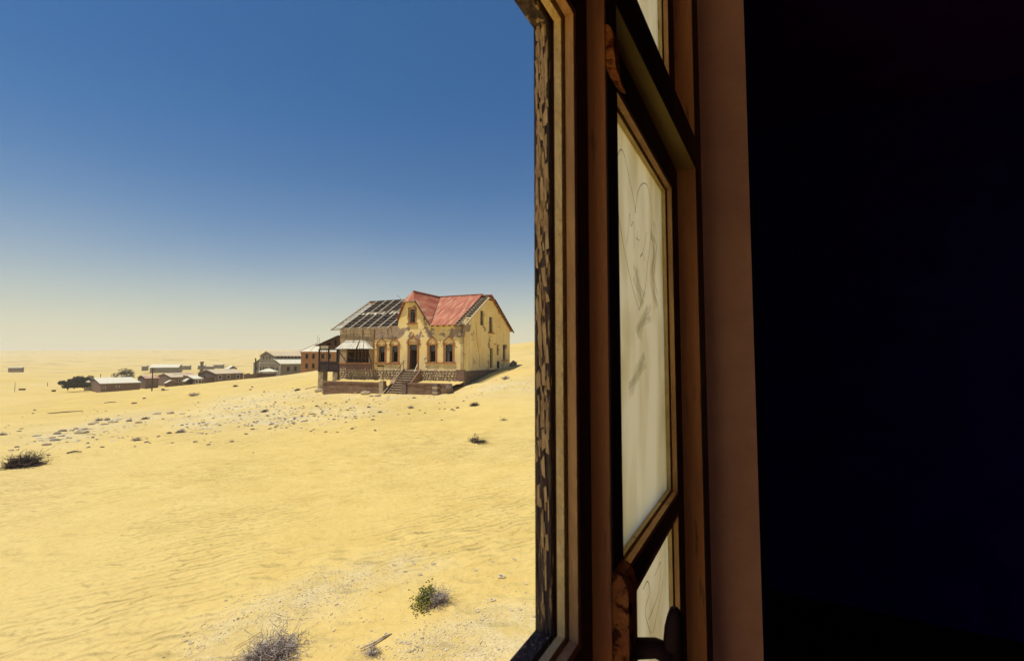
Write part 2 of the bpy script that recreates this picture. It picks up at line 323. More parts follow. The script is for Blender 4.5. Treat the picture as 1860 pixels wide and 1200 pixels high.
def ochre_wall():
    m = bpy.data.materials.new('ochre_wall'); m.use_nodes = True; t = m.node_tree; b = t.nodes['Principled BSDF']; L = t.links.new
    b.inputs['Roughness'].default_value = .95; b.inputs['Specular IOR Level'].default_value = .1; co = t.nodes.new('ShaderNodeTexCoord'); sp = t.nodes.new('ShaderNodeSeparateXYZ'); L(co.outputs['Object'], sp.inputs[0])
    def noise(sc, st=(1, 1, 1), det=6, rough=.65):
        a = t.nodes.new('ShaderNodeMapping'); a.inputs['Scale'].default_value = st; n = t.nodes.new('ShaderNodeTexNoise'); n.inputs['Scale'].default_value = sc; n.inputs['Detail'].default_value = det; n.inputs['Roughness'].default_value = rough
        L(co.outputs['Object'], a.inputs[0]); L(a.outputs[0], n.inputs['Vector']); return n.outputs['Fac']
    def mr_(v, a, z, c=0, d=1):
        r = t.nodes.new('ShaderNodeMapRange'); r.interpolation_type = 'SMOOTHSTEP'
        for i, q in enumerate((a, z, c, d)): r.inputs[i + 1].default_value = q
        L(v, r.inputs[0]); return r.outputs[0]
    def ma(op, a, c):
        n = t.nodes.new('ShaderNodeMath'); n.operation = op
        for i, q in enumerate((a, c)):
            if isinstance(q, (int, float)): n.inputs[i].default_value = q
            else: L(q, n.inputs[i])
        return n.outputs[0]
    def mix(f, a, c):
        x = t.nodes.new('ShaderNodeMix'); x.data_type = 'RGBA'; L(f, x.inputs['Factor'])
        for s_, q in (('A', a), ('B', c)):
            if isinstance(q, tuple): x.inputs[s_].default_value = (*q, 1)
            else: L(q, x.inputs[s_])
        return x.outputs['Result']
    X, Y, Z = sp.outputs
    col = mix(mr_(noise(.5), .35, .65), (.86, .66, .29), (.80, .57, .215))
    col = mix(mr_(noise(1.0, (2.2, 2.2, .25)), .5, .68, 0, .75), col, (.86, .77, .49))           # pale run-off streaks
    band = ma('MULTIPLY', mr_(Z, 6.2, 6.7), mr_(Z, 8.0, 7.4))                                     # bare render band under the eaves
    left = ma('MULTIPLY', mr_(X, -8.2, -9.0), mr_(Z, 6.0, 6.9))
    foot = mr_(Z, 4.9, 3.0)
    side = mr_(Y, .8, 1.5)
    bias = ma('ADD', ma('ADD', ma('MULTIPLY', ma('MULTIPLY', band, ma('SUBTRACT', 1, side)), .13), ma('MULTIPLY', left, .22)), ma('MULTIPLY', ma('MULTIPLY', foot, side), .05))
    corner = ma('MULTIPLY', ma('MULTIPLY', mr_(X, -2.2, -.6), mr_(Y, 2.2, .6)), mr_(Z, 6.2, 7.6)); bias = ma('ADD', bias, ma('MULTIPLY', corner, .12))
    peel = mr_(ma('ADD', noise(.75, det=8, rough=.6), bias), .60, .635)
    bare = mix(mr_(noise(2.2), .4, .6), (.40, .29, .19), (.29, .21, .16))
    col = mix(peel, col, bare)
    col = mix(ma('MULTIPLY', ma('MULTIPLY', mr_(noise(.8, (1, 1, .5)), .36, .6), mr_(Z, 5.6, 3.4)), .7), col, (.52, .43, .27))   # grey damp foot
    L(col, b.inputs['Base Color'])
    bp = t.nodes.new('ShaderNodeBump'); bp.inputs['Distance'].default_value = .03; bp.inputs['Strength'].default_value = .6; L(ma('SUBTRACT', ma('MULTIPLY', noise(5), .5), peel), bp.inputs['Height']); L(bp.outputs[0], b.inputs['Normal'])
    return m
M['ochre_wall'] = ochre_wall()
mk('grey_plaster', (.40, .29, .16), (.32, .235, .145), scale=.8, rough=.95, lo=.35, hi=.65, bump=.3, bscale=6, c3=(.24, .18, .13), scale3=1.3, lo3=.56, hi3=.62)
mk('surround', (.42, .185, .07), (.33, .14, .06), scale=4, rough=.9, bump=.3, c3=(.22, .12, .075), scale3=6, lo3=.6, hi3=.66)
mk('inside_wall', (.10, .055, .04), (.07, .04, .03), scale=2)
mk('stone_mix', (.48, .36, .21), (.28, .19, .12), scale=1.8, rough=.95, lo=.4, hi=.6, bump=.5, bscale=14, c3=(.50, .42, .28), scale3=2.4, lo3=.54, hi3=.6)
mk('mortar', (.26, .20, .13), (.20, .15, .10), scale=5, bump=.4)
mk('stone_dark', (.20, .14, .11), (.13, .09, .08), scale=2, rough=.95, bump=.5, bscale=12)
mk('plinth_render', (.21, .12, .085), (.16, .095, .075), scale=1.2, bump=.3)
mk('block_brown', (.25, .15, .09), (.17, .10, .07), scale=1.5, rough=.95, lo=.35, hi=.65, bump=.5, bscale=10)
mk('wood_grey', (.40, .31, .20), (.26, .19, .13), scale=6, stretch=(.4, .4, .4), rough=.9, bump=.3)
mk('wood_pale', (.60, .49, .33), (.44, .34, .22), scale=5, rough=.9)
mk('wood_brown', (.13, .06, .035), (.09, .045, .03), scale=5, rough=.85)
mk('wood_dark', (.05, .03, .028), (.035, .022, .022), scale=5, rough=.85)
mk('attic_shade', (.006, .005, .008), (.010, .008, .009), scale=1.4, rough=.9, bump=.3)  # near black, the darkness of the unlit attic as a colour
mk('rust_roof', (.33, .085, .045), (.46, .16, .085), scale=1.4, stretch=(2.2, .35, .5), rough=.65, lo=.40, hi=.60, c3=(.62, .38, .22), scale3=1.3, stretch3=(3.2, .28, .5), lo3=.50, hi3=.70, bump=.2, bscale=12)
mk('tin', (.62, .58, .47), (.52, .46, .34), scale=1.5, stretch=(4, 1, 1), rough=.5, c3=(.42, .30, .18), scale3=3, stretch3=(5, 1, 1), lo3=.62, hi3=.7)
mk('glass_dirty', (.10, .10, .11), (.05, .05, .06), scale=6, rough=.25)
mk('hole', (.012, .01, .012), (.01, .008, .01), scale=3)
mk('concrete', (.44, .35, .22), (.36, .27, .17), scale=3, rough=.95, bump=.4)
mk('v_brown', (.20, .125, .085), (.16, .10, .075), scale=.7, rough=.95, lo=.35, hi=.65, bump=.3)
mk('v_grey', (.23, .19, .13), (.17, .145, .11), scale=.5, rough=.95, lo=.35, hi=.65, bump=.3)
mk('v_orange', (.40, .20, .09), (.34, .17, .085), scale=.5, rough=.95, lo=.35, hi=.65, bump=.3)
mk('v_white', (.60, .56, .46), (.5, .46, .38), scale=.5)
mk('v_roof_pale', (.70, .64, .48), (.62, .55, .38), scale=.6, stretch=(3, 1, 1), rough=.6)
mk('v_roof_rust', (.40, .20, .12), (.55, .40, .25), scale=.3, rough=.7, lo=.4, hi=.55)
mk('v_roof_sand', (.58, .46, .28), (.50, .38, .24), scale=.5, rough=.7)
mk('twig', (.50, .43, .36), (.13, .10, .10), scale=11, rough=.9)
mk('twig_dark', (.12, .09, .08), (.07, .05, .05), scale=8, rough=.9)
mk('leaf_green', (.24, .22, .03), (.11, .11, .022), scale=9, rough=.7)
mk('leaf_dark', (.028, .032, .026), (.018, .02, .018), scale=.8, rough=.8)
mk('leaf_grey', (.10, .085, .055), (.065, .055, .04), scale=1, rough=.8)
mk('pebble', (.68, .56, .33), (.52, .42, .24), scale=5, rough=.95, lo=.35, hi=.65, c3=(.24, .19, .14), scale3=3, lo3=.6, hi3=.64)
mk('slab', (.62, .52, .33), (.46, .38, .24), scale=2.4, rough=.95, bump=.5)
mk('pole_wood', (.10, .06, .05), (.07, .045, .04), scale=5)

def glass_milky():
    m = bpy.data.materials.new('milky_glass'); m.use_nodes = True; t = m.node_tree; L = t.links.new; t.nodes.clear()
    o = t.nodes.new('ShaderNodeOutputMaterial'); co = t.nodes.new('ShaderNodeTexCoord')
    mpn = t.nodes.new('ShaderNodeMapping'); mpn.inputs['Scale'].default_value = (9, 1, 2.6); mpn.inputs['Rotation'].default_value = (0, R(18), 0)
    n = t.nodes.new('ShaderNodeTexNoise'); n.inputs['Scale'].default_value = 1.3; n.inputs['Detail'].default_value = 5; n.inputs['Distortion'].default_value = .6
    L(co.outputs['Object'], mpn.inputs[0]); L(mpn.outputs[0], n.inputs['Vector'])
    cr_ = t.nodes.new('ShaderNodeValToRGB'); L(n.outputs['Fac'], cr_.inputs[0])
    cr_.color_ramp.elements[0].position = .32; cr_.color_ramp.elements[0].color = (.80, .76, .58, 1)
    cr_.color_ramp.elements[1].position = .60; cr_.color_ramp.elements[1].color = (.98, .97, .86, 1)
    tr = t.nodes.new('ShaderNodeBsdfTranslucent'); L(cr_.outputs[0], tr.inputs[0])
    di = t.nodes.new('ShaderNodeBsdfDiffuse'); L(cr_.outputs[0], di.inputs[0])
    tp = t.nodes.new('ShaderNodeBsdfTransparent')
    a = t.nodes.new('ShaderNodeMixShader'); a.inputs[0].default_value = .06; L(tr.outputs[0], a.inputs[1]); L(di.outputs[0], a.inputs[2])
    b = t.nodes.new('ShaderNodeMixShader'); b.inputs[0].default_value = .02; L(a.outputs[0], b.inputs[1]); L(tp.outputs[0], b.inputs[2])
    L(b.outputs[0], o.inputs[0]); return m
M['milky'] = glass_milky()

# ------------------------------------------------------------------ generic wall with openings
def wall(mb, x0, x1, z0, roof, holes, ya, yb, kinks=(), conv=lambda x, y, z: (x, y, z), m=0, mrev=None, mback=None):
    top = roof if callable(roof) else (lambda x: roof)
    mrev = m if mrev is None else mrev; mback = m if mback is None else mback
    xs = sorted({x0, x1, *[k for k in kinks if x0 < k < x1], *[h[i] for h in holes for i in (0, 1)]})
    xs = [x for x in xs if x0 - 1e-6 <= x <= x1 + 1e-6]
    zc0 = sorted({z0, *[h[i] for h in holes for i in (2, 3)]})
    C = conv
    for a, b in zip(xs[:-1], xs[1:]):
        ta, tb = top(a + 1e-6), top(b - 1e-6); zc = [z for z in zc0 if z0 - 1e-6 <= z < min(ta, tb) - 1e-3]
        for i, zl in enumerate(zc):
            zh = zc[i + 1] if i + 1 < len(zc) else None
            xm, zm = (a + b) / 2, (zl + (zh if zh is not None else min(ta, tb))) / 2
            if any(h[0] < xm < h[1] and h[2] < zm < h[3] for h in holes): continue
            ha, hb = (zh, zh) if zh is not None else (ta, tb)
            mb.add([C(a, ya, zl), C(b, ya, zl), C(b, ya, hb), C(a, ya, ha)], [(0, 1, 2, 3)], m)
            mb.add([C(a, yb, zl), C(b, yb, zl), C(b, yb, hb), C(a, yb, ha)], [(3, 2, 1, 0)], mback)
        mb.add([C(a, ya, ta), C(b, ya, tb), C(b, yb, tb), C(a, yb, ta)], [(0, 1, 2, 3)], m)
    for x in (x0, x1):
        t_ = top(x + (1e-6 if x == x0 else -1e-6)); mb.add([C(x, ya, z0), C(x, yb, z0), C(x, yb, t_), C(x, ya, t_)], [(0, 1, 2, 3)], m)
    for (a, b, zl, zh) in holes:
        mb.add([C(a, ya, zl), C(a, yb, zl), C(a, yb, zh), C(a, ya, zh), C(b, ya, zl), C(b, yb, zl), C(b, yb, zh), C(b, ya, zh)],
               [(0, 1, 2, 3), (7, 6, 5, 4), (0, 4, 5, 1), (3, 2, 6, 7)], mrev)
    return mb
def ring(mb, u0, u1, z0, z1, n0, n1, t, m=0):          # mitred rectangular frame, t wide, growing inward from the given outer edge
    a, b, c, d = u0 + t, u1 - t, z0 + t, z1 - t
    O = [(u0, z0), (u1, z0), (u1, z1), (u0, z1)]; I = [(a, c), (b, c), (b, d), (a, d)]
    for k in range(4):
        l = (k + 1) % 4; p = [O[k], O[l], I[l], I[k]]
        mb.prism([(q[0], n0, q[1]) for q in p], (0, n1 - n0, 0), m)
    return mb

# ------------------------------------------------------------------ the room we stand in: local x along the window wall, local y outward
WROT = math.atan2(math.cos(R(28.85)), math.sin(R(28.85)))
def rsolid(name, mb, mats): return tag(mb.build(name, mats, rz=WROT), kind='structure')
W0, W1, ZB, ZT = -1.80, 1.056, -.93, 1.12        # widened past the view: an open near bay added to admit light
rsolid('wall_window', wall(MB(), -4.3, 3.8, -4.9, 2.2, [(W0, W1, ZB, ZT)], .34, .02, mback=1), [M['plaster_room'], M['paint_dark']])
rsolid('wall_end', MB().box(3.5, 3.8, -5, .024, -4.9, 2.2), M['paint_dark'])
rsolid('wall_near', wall(MB(), -5, .024, -4.9, 2.2, [(-1.05, -.10, -1.5, 1.4)], -4.3, -4, conv=lambda x, y, z: (y, x, z), mback=1), [M['plaster_room'], M['paint_dark']])   # unseen doorway added in this wall to light the window reveal
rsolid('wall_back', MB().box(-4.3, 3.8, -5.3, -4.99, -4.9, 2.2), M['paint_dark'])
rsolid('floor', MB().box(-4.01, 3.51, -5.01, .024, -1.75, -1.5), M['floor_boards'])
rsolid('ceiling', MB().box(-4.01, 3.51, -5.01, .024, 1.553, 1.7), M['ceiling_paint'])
rsolid('roof', MB().box(-4.6, 4.1, -5.6, .80, 2.21, 2.36), M['v_roof_rust'])  # unseen roof, its eave added to keep direct sun off the window

# ------------------------------------------------------------------ the timber window
wv_ = Matrix.Rotation(WROT, 4, 'Z') @ Vector((.44, .15, 0))
win = empty('casement_window', (wv_.x, wv_.y, ZB), WROT, 'old brown timber casement window with flaking paint set in the plaster reveal', 'window')
OFF = (-.44, -.15, -ZB)
def WB(): return MB(OFF)
UJ0, UJ1, UM0, UM1 = -.088, .967, .4244, .462
TB, TT = .378, .440                                         # transom bar
# fixed frame: posts, mullion, transom, head, sill
jb = WB().box(UJ1, W1 - .001, .113, .20, ZB + .07, ZT - .06).build('jamb', M['frame_paint'], win)
jb = WB().box(W0 + .001, W0 + .08, .113, .20, ZB + .07, ZT - .06).build('jamb', M['frame_paint'], win)
WB().box(UJ0 - .05, UJ0, .13, .20, ZB + .07, ZT - .06).build('mullion', M['frame_paint'], win)
WB().box(W0 + .001, W1 - .001, .113, .20, ZT - .06, ZT - .001).build('head', M['frame_paint'], win)
WB().box(W0 + .001, W1 - .001, .09, .22, ZB + .001, ZB + .07).build('sill', M['frame_paint'], win)
# thin dark strips put shade into the colour of the frame's room side
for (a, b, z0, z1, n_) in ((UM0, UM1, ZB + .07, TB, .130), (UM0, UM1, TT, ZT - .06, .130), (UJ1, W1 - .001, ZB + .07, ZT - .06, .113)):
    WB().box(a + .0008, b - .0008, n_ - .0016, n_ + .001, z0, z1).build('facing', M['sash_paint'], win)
fc = WB(); fc.prism([(UM1 + .001, .1292, TB + .0012), (UM1 + .001, .1312, TB + .0012), (UJ1 - .001, .1132, TB + .0012), (UJ1 - .001, .1112, TB + .0012)], (0, 0, TT - TB - .0024)); fc.build('facing', M['sash_paint'], win)  # same dark strip for the shaded room face of the transom
mu = WB(); mu.box(UM0, UM1, .130, .1475, ZB + .07, TB); mu.build('mullion', M['frame_paint'], win)
mu = WB(); mu.box(UM0, UM1, .130, .1475, TT, ZT - .06); mu.build('mullion', M['frame_paint'], win)
tr_ = WB(); tr_.prism([(UJ0, .1475, TB), (UJ0, .118, TB), (UM1, .131, TB), (UJ1, .113, TB), (UJ1, .1475, TB)], (0, 0, TT - TB))
tr_.build('transom', M['frame_ochre'], win)
WB().box(UJ0, UJ1, .1475, .20, TB + .003, TT - .003).build('transom_back', M['frame_paint'], win)
mo = WB(); mo.box(UM0 + .004, UM1 - .004, .1475, .197, ZB + .07, TB + .003).build('mullion_core', M['frame_paint'], win)
mo = WB(); mo.box(UM0 + .004, UM1 - .004, .1475, .197, TT - .003, ZT - .06).build('mullion_core', M['frame_paint'], win)
N0_, N1_ = .148, .187
def casement(u0, u1, z0, z1, panes, glazed, name='sash'):
    """u/z: outside of the sash; panes: (pu0,pu1,pz0,pz1)"""
    s = WB(); w_ = wall(s, u0, u1, z0, z1, panes, N0_, N1_)
    so_ = s.build(name, M['sash_paint'], win)
    for p, gl in zip(panes, glazed):
        ring(WB(), p[0] - .0005, p[1] + .0005, p[2] - .0005, p[3] + .0005, N0_ - .0006, .1555, .007).build('bead', M['bead_brown'], so_)
        ring(WB(), p[0] - .0005, p[1] + .0005, p[2] - .0005, p[3] + .0005, .1585, .1655, .010).build('bead', M['bead_yellow'], so_)
        if not gl or True:
            ring(WB(), p[0] - .0005, p[1] + .0005, p[2] - .0005, p[3] + .0005, .1725, N1_ + .001, .007).build('outer_bead', M['wood_flaked'], so_)
        if gl:
            WB().box(p[0] + .001, p[1] - .001, .1658, .1686, p[2] + .001, p[3] - .001).build('pane', M['milky'], so_)
    return so_
P1, P2 = (.012, .3915), (.497, .8985)
zr = [(-.2505, .3245), (-.86, -.281)]
casement(UJ0 + .002, UM0 - .001, ZB + .072, TB - .001, [(*P1, *zr[0]), (*P1, *zr[1])], [False, False])
fk = WB()
for _ in range(190):                                          # curling flakes of old paint on the weathered outer edge
    n_, z_ = random.uniform(.1738, .1855), random.triangular(zr[0][0] + .01, zr[0][1] - .01, zr[0][1]); a_, b_ = random.uniform(.0006, .0022), random.uniform(.003, .013)
    P_ = [(n_ - a_, z_ - b_ * random.uniform(.5, 1)), (n_ + a_ * random.uniform(.4, 1), z_ - b_ * random.uniform(.6, 1)), (n_ + a_, z_ + b_ * random.uniform(.3, .9)), (n_ - a_ * random.uniform(.2, .9), z_ + b_)]
    u_ = P1[1] - .0064; fk.add([(u_ - random.uniform(.0002, .0016), p[0], p[1]) for p in P_], [(0, 1, 2, 3)])
fk = fk.build('paint_flakes', M['flake'], win); fk['kind'] = 'stuff'
s2 = casement(UM1 + .001, UJ1 - .002, ZB + .072, TB - .001, [(*P2, *zr[0]), (*P2, *zr[1])], [True, True])
casement(UJ0 + .002, UM0 - .001, TT + .001, ZT - .062, [(*P1, TT + .05, ZT - .115)], [False], 'fanlight')
casement(UM1 + .001, UJ1 - .002, TT + .001, ZT - .062, [(*P2, TT + .05, ZT - .115)], [True], 'fanlight')
# finger drawing on the dusty pane: a heart, letters and smears
Uv, Nv = np.array([math.cos(WROT), math.sin(WROT), 0]), np.array([-math.sin(WROT), math.cos(WROT), 0])
def onpane(zx, zy, n=.1655):
    r = ray(1080 + zx / 2.727, 180 + zy / 2.727); q = r * (n / (r @ Nv)); return (q @ Uv, n, q[2])
def smear_mat(c=(.46, .44, .42, 1)):
    m = bpy.data.materials.new('smear'); m.use_nodes = True; t = m.node_tree; t.nodes.clear()
    o = t.nodes.new('ShaderNodeOutputMaterial'); a = t.nodes.new('ShaderNodeBsdfTransparent'); a.inputs[0].default_value = c
    t.links.new(a.outputs[0], o.inputs[0]); return m
M['smear'] = smear_mat(); M['smear_soft'] = smear_mat((.84, .83, .80, 1))
def stroke(name, pts, wd, mt='smear'):
    q = [Vector(onpane(*p)) for p in pts]; d = []
    for i in range(len(q) - 1):                              # Catmull-Rom smoothing
        a, b, c, e = q[max(i - 1, 0)], q[i], q[i + 1], q[min(i + 2, len(q) - 1)]
        for k in range(5):
            t_ = k / 5; d.append(.5 * ((2 * b) + (c - a) * t_ + (2 * a - 5 * b + 4 * c - e) * t_ ** 2 + (3 * b - a - 3 * c + e) * t_ ** 3))
    d.append(q[-1]); mb = WB()
    L_ = [];
    for i in range(len(d)):
        e = (d[min(i + 1, len(d) - 1)] - d[max(i - 1, 0)]).normalized(); nrm = Vector((e.z, 0, -e.x)) * wd / 2; L_ += [d[i] + nrm, d[i] - nrm]
    mb.add(L_, [(2 * i, 2 * i + 1, 2 * i + 3, 2 * i + 2) for i in range(len(d) - 1)])
    o_ = mb.build(name, M[mt], s2); return o_
stroke('heart_drawing', [(205, 565), (190, 480), (165, 360), (148, 280), (130, 250), (112, 300), (112, 420), (118, 560), (132, 660), (150, 760), (185, 920), (220, 1045)], .0022)
stroke('heart_drawing', [(200, 565), (215, 460), (240, 418), (265, 440), (283, 560), (278, 690), (262, 820), (250, 940), (220, 1045)], .0022)
stroke('letter', [(160, 718), (168, 640), (174, 565), (180, 628), (194, 612), (195, 740)], .0016)
stroke('letter', [(205, 688), (222, 700)], .0016); stroke('letter', [(213, 650), (216, 730)], .0016)
stroke('letter', [(258, 660), (248, 720), (236, 768), (226, 780), (238, 765), (250, 803)], .0016)
for q in ([(268, 1050), (235, 1110), (215, 1160)], [(250, 1290), (215, 1370), (175, 1430)], [(205, 850), (212, 930), (240, 1010)], [(290, 640), (300, 760), (285, 880), (310, 1000)]):
    for k in range(5): stroke('smear_mark', [(x + random.uniform(-16, 16), y + random.uniform(-40, 40)) for x, y in q], random.uniform(.006, .014), 'smear_soft')
def on2(p): return (p[0] - 1080) * 2.727, (p[1] - 180) * 2.727
for q in ([(1168, 1070), (1176, 1055), (1180, 1075), (1172, 1110), (1182, 1150)], [(1190, 1045), (1200, 1020), (1196, 1075), (1178, 1125)], [(1204, 1052), (1198, 1090), (1186, 1150)]):
    stroke('smear_mark', [on2(p) for p in q], .0024, 'smear')
# latches on the mullion
lt = WB()
lt.prism([(.4252, .1335, -.60), (.4252, .1145, -.60), (.4252, .1145, -.214), (.4252, .1165, -.206), (.4252, .120, -.199), (.4252, .125, -.1965), (.4252, .1335, -.1965)], (.031, 0, 0))
la = lt.build('latch_plate', M['rust_iron'], win)
WB().tube([(.449, .118, -.2735), (.457, .098, -.2715), (.457, .082, -.2745)], [.009, .0085, .0095], 8).build('latch_arm', M['iron_dark'], la, smooth=True)
WB().tube([(.459, .0805, -.232), (.459, .0805, -.238), (.459, .0815, -.25), (.459, .083, -.275), (.459, .083, -.33), (.459, .083, -.40)], [.004, .0065, .0085, .0095, .009, .008], 8).build('latch_grip', M['iron_dark'], la, smooth=True)
lt = WB(); lt.prism([(.4252, .1315, .328), (.4252, .127, .327), (.4252, .1235, .322), (.4252, .1215, .312), (.4252, .1208, .296), (.4252, .1195, .282), (.4252, .1165, .270), (.4252, .1145, .262), (.4252, .1185, .264), (.4252, .125, .272), (.4252, .1285, .282), (.4252, .1315, .296)], (.018, 0, 0))
lt.build('latch_plate', M['rust_iron'], win)

# ------------------------------------------------------------------ the ruined house: local x to the right along the front, local y into the house
HROT = R(-23); HO = np.array([-5.1, 49.0]); HZ = -4.3
house = empty('ruined_house', (HO[0], HO[1], HZ), HROT, 'two storey ochre house with stripped roof battens and rusty red tin roof', 'house')
HOFF = (0, 0, -HZ)
def HB(): return MB(HOFF)
def hw(x, y, z): c, s = math.cos(HROT), math.sin(HROT); return Vector((HO[0] + x * c - y * s, HO[1] + x * s + y * c, z))
EZ, RZ, GD = 3.65, 7.45, 12.3; GM = GD / 2; SL = (RZ - EZ) / GM
XL, XR = -17.1, 0.0; PT = -1.45                             # plinth top
# front wall
def interp(pts):
    def f(x):
        for (a, b), (c, d) in zip(pts[:-1], pts[1:]):
            if a <= x <= c: return b + (d - b) * (x - a) / (c - a)
        return pts[-1][1]
    return f
DOOR = (-7.03, -5.93, -1.45, 1.45); UPW = (-7.03, -6.27, 3.87, 5.45)
FW = [(-4.43, -3.54, -.5, 1.37), (-2.37, -1.39, -.5, 1.38), (-11.33, -10.37, -.57, 1.3), (-9.46, -8.53, -.55, 1.32)]
BAY = (-16.0, -12.68, -.6, 1.15)
fr = HB(); pts = [(-12.03, EZ - .04), (-8.62, EZ - .04), (-8.5, 4.2), (-7.62, 6.2), (-6.15, 6.2), (-4.15, EZ), (0, EZ - .04)]
wall(fr, -12.03, XR, PT, interp(pts), [DOOR, UPW, *FW], 0, .45, kinks=[p[0] for p in pts])
fr.build('front_wall', M['ochre_wall'], house)
wall(HB(), XL, -12.03, PT, EZ - .04, [BAY], -.02, .45).build('bay_wall', M['grey_plaster'], house)
gp = [(0, EZ - .04), (5.25, EZ - .08 + 5.25 * SL), (7.05, EZ - .08 + 5.25 * SL), (GD, EZ - .04)]
SW = [(3.78, 4.66, 3.68, 5.38), (6.07, 7.08, 3.0, 4.85), (6.33, 7.21, -1.3, 1.11), (8.27, 8.82, .31, 1.57), (10.06, 10.96, -.29, 1.6)]
sw = HB(); wall(sw, .0, GD, PT, interp(gp), SW, XR + .005, XR - .45, kinks=[p[0] for p in gp], conv=lambda x, y, z: (y, x, z)); sw.build('side_wall', M['ochre_wall'], house)
wall(HB(), .45, GD, PT - 2.6, interp([(0, EZ), (GM, RZ - .3), (GD, EZ)]), [], XL, XL + .45, kinks=[GM], conv=lambda x, y, z: (y, x, z)).build('side_wall', M['grey_plaster'], house)
wall(HB(), XL + .45, XR - .45, PT - 2.6, EZ, [(-14, -13, 0, 1.5), (-9, -8, 0, 1.5), (-4, -3, 0, 1.5)], GD, GD - .45).build('rear_wall', M['ochre_wall'], house)
HB().box(XL + .46, XR - .46, 4.4, 4.6, PT, EZ - .4).build('partition_wall', M['inside_wall'], house)
HB().box(XL + .46, XR - .46, .46, GD - .46, EZ - .4, EZ - .25).build('attic_floor', M['inside_wall'], house)
HB().box(XL + .46, XR - .46, .46, GD - .46, PT - .2, PT - .05).build('ground_floor', M['inside_wall'], house)
# patches of bare plaster are part of the wall's skin: slightly sunken mortar areas
pl = HB().box(XL - .02, XR + .03, .03, .5, -4.2, PT); pl.box(XR - .5, XR + .03, .5, GD, -4.0, PT)
pl.build('plinth', M['mortar'], house)
HB().box(-.95, XR + .05, -.05, .2, -4.1, PT + .12).build('plinth_corner', M['plinth_render'], house)
st = HB()
def stones(mb, a, b, z0, z1, f, s_=.3):
    z = z0 + .05
    while z < z1 - .08:
        x = a + random.uniform(0, .2); hh = random.uniform(.2, .32)
        while x < b - .1:
            w_ = random.uniform(.2, .5) * s_ / .3
            c, rz_ = f(x + w_ / 2, z + hh / 2); mb.stone(c, w_ * .52, .14, hh * .56, rz_, .16); x += w_ + .02
        z += hh * .93
stones(st, XL, -.98, -3.0, PT + .02, lambda x, z: ((x, .02, z), 0))
so_ = st.build('plinth_stones', M['stone_mix'], house); so_['kind'] = 'stuff'
st = HB(); stones(st, .2, 11.8, -3.4, PT + .02, lambda x, z: ((XR + .03, x, z), math.pi / 2))
so_ = st.build('plinth_stones', M['stone_dark'], house); so_['kind'] = 'stuff'

# openings
def window_in(h, y, depth=.18, side=False, hood=None, bars=True, transom=.62, sill=True, matf='wood_dark', glass=1):
    a, b, c, d = h; cv = (lambda x, y_, z: (XR + .005 - y_, x, z)) if side else (lambda x, y_, z: (x, y + y_, z))
    def bx(mb, x0, x1, y0, y1, z0, z1):
        p, q = cv(x0, y0, z0), cv(x1, y1, z1); mb.box(min(p[0], q[0]), max(p[0], q[0]), min(p[1], q[1]), max(p[1], q[1]), z0, z1)
    f = HB(); t_ = .07; bx(f, a, a + t_, depth, depth + .06, c, d); bx(f, b - t_, b, depth, depth + .06, c, d)
    bx(f, a + t_, b - t_, depth, depth + .06, c, c + t_); bx(f, a + t_, b - t_, depth, depth + .06, d - t_, d)
    zt = c + (d - c) * transom
    if bars: bx(f, a + t_, b - t_, depth, depth + .06, zt - .03, zt + .03); bx(f, (a + b) / 2 - .025, (a + b) / 2 + .025, depth + .005, depth + .055, c + t_, zt - .03)
    wo = f.build('window', M[matf], house)
    if glass:
        g = HB(); bx(g, a + t_, b - t_, depth + .025, depth + .035, zt + .03 if bars else c + t_, d - t_); g.build('pane', M['glass_dirty'], wo)
        if glass > 1: g = HB(); bx(g, a + t_, (a + b) / 2 - .025, depth + .025, depth + .035, c + t_, zt - .03); g.build('pane', M['glass_dirty'], wo)
    if hood:
        s_ = HB(); e = .19
        bx(s_, a - e, a, -.07, .012, c - .02, d + .05); bx(s_, b, b + e, -.07, .012, c - .02, d + .05)
        bx(s_, a - e - .14, a, -.10, .012, d + .05, d + .17); bx(s_, b, b + e + .14, -.10, .012, d + .05, d + .17); bx(s_, a, b, -.05, .012, d + .05, d + .15)
        xc = (a + b) / 2; hw_ = (b - a) / 2 + e
        prof = [(-hw_ - .02, .17), (-hw_ * .93, .34), (-hw_ * .72, .52), (-hw_ * .4, .66), (-.1, .80), (0, .90)]
        for sg in (1, -1):
            for (p0, q0), (p1, q1) in zip(prof[:-1], prof[1:]):
                s_.bar(cv(xc + sg * p0, -.04, d + q0), cv(xc + sg * p1 * .98, -.04, d + q1), .11, .13, up=(0, 1, 0) if not side else (1, 0, 0))
        s_.build('window_hood', M['surround'], wo)
    if sill:
        s_ = HB(); bx(s_, a - .32, b + .32, -.13, .02, c - .17, c - .02); s_.build('sill', M['surround'], wo)
    return wo
for i, h in enumerate(FW): window_in(h, 0, hood=True, glass=1 + (i == 1))
window_in(UPW, 0, hood=False, transom=.7, glass=2)
HB().box(-7.2, -6.1, -.09, .01, 3.68, 3.85).build('sill', M['surround'], house)
HB().box(-7.2, -7.03, -.06, .012, 3.86, 5.5).build('window_surround', M['surround'], house); HB().box(-6.27, -6.1, -.06, .012, 3.86, 5.5).build('window_surround', M['surround'], house)
HB().box(-7.2, -6.1, -.06, .012, 5.5, 5.62).build('window_surround', M['surround'], house)
for i, h in enumerate(SW):
    if i == 2:
        d_ = HB(); d_.box(-.30, -.24, h[0], h[1], h[2], h[3]); d_.build('side_door', M['wood_dark'], house)
    else: window_in(h, 0, side=True, hood=None, glass=1, sill=i in (1, 4))
HB().box(XR + .003, XR + .02, 8.28, 9.0, -1.35, -.5).build('hatch', M['hole'], house)
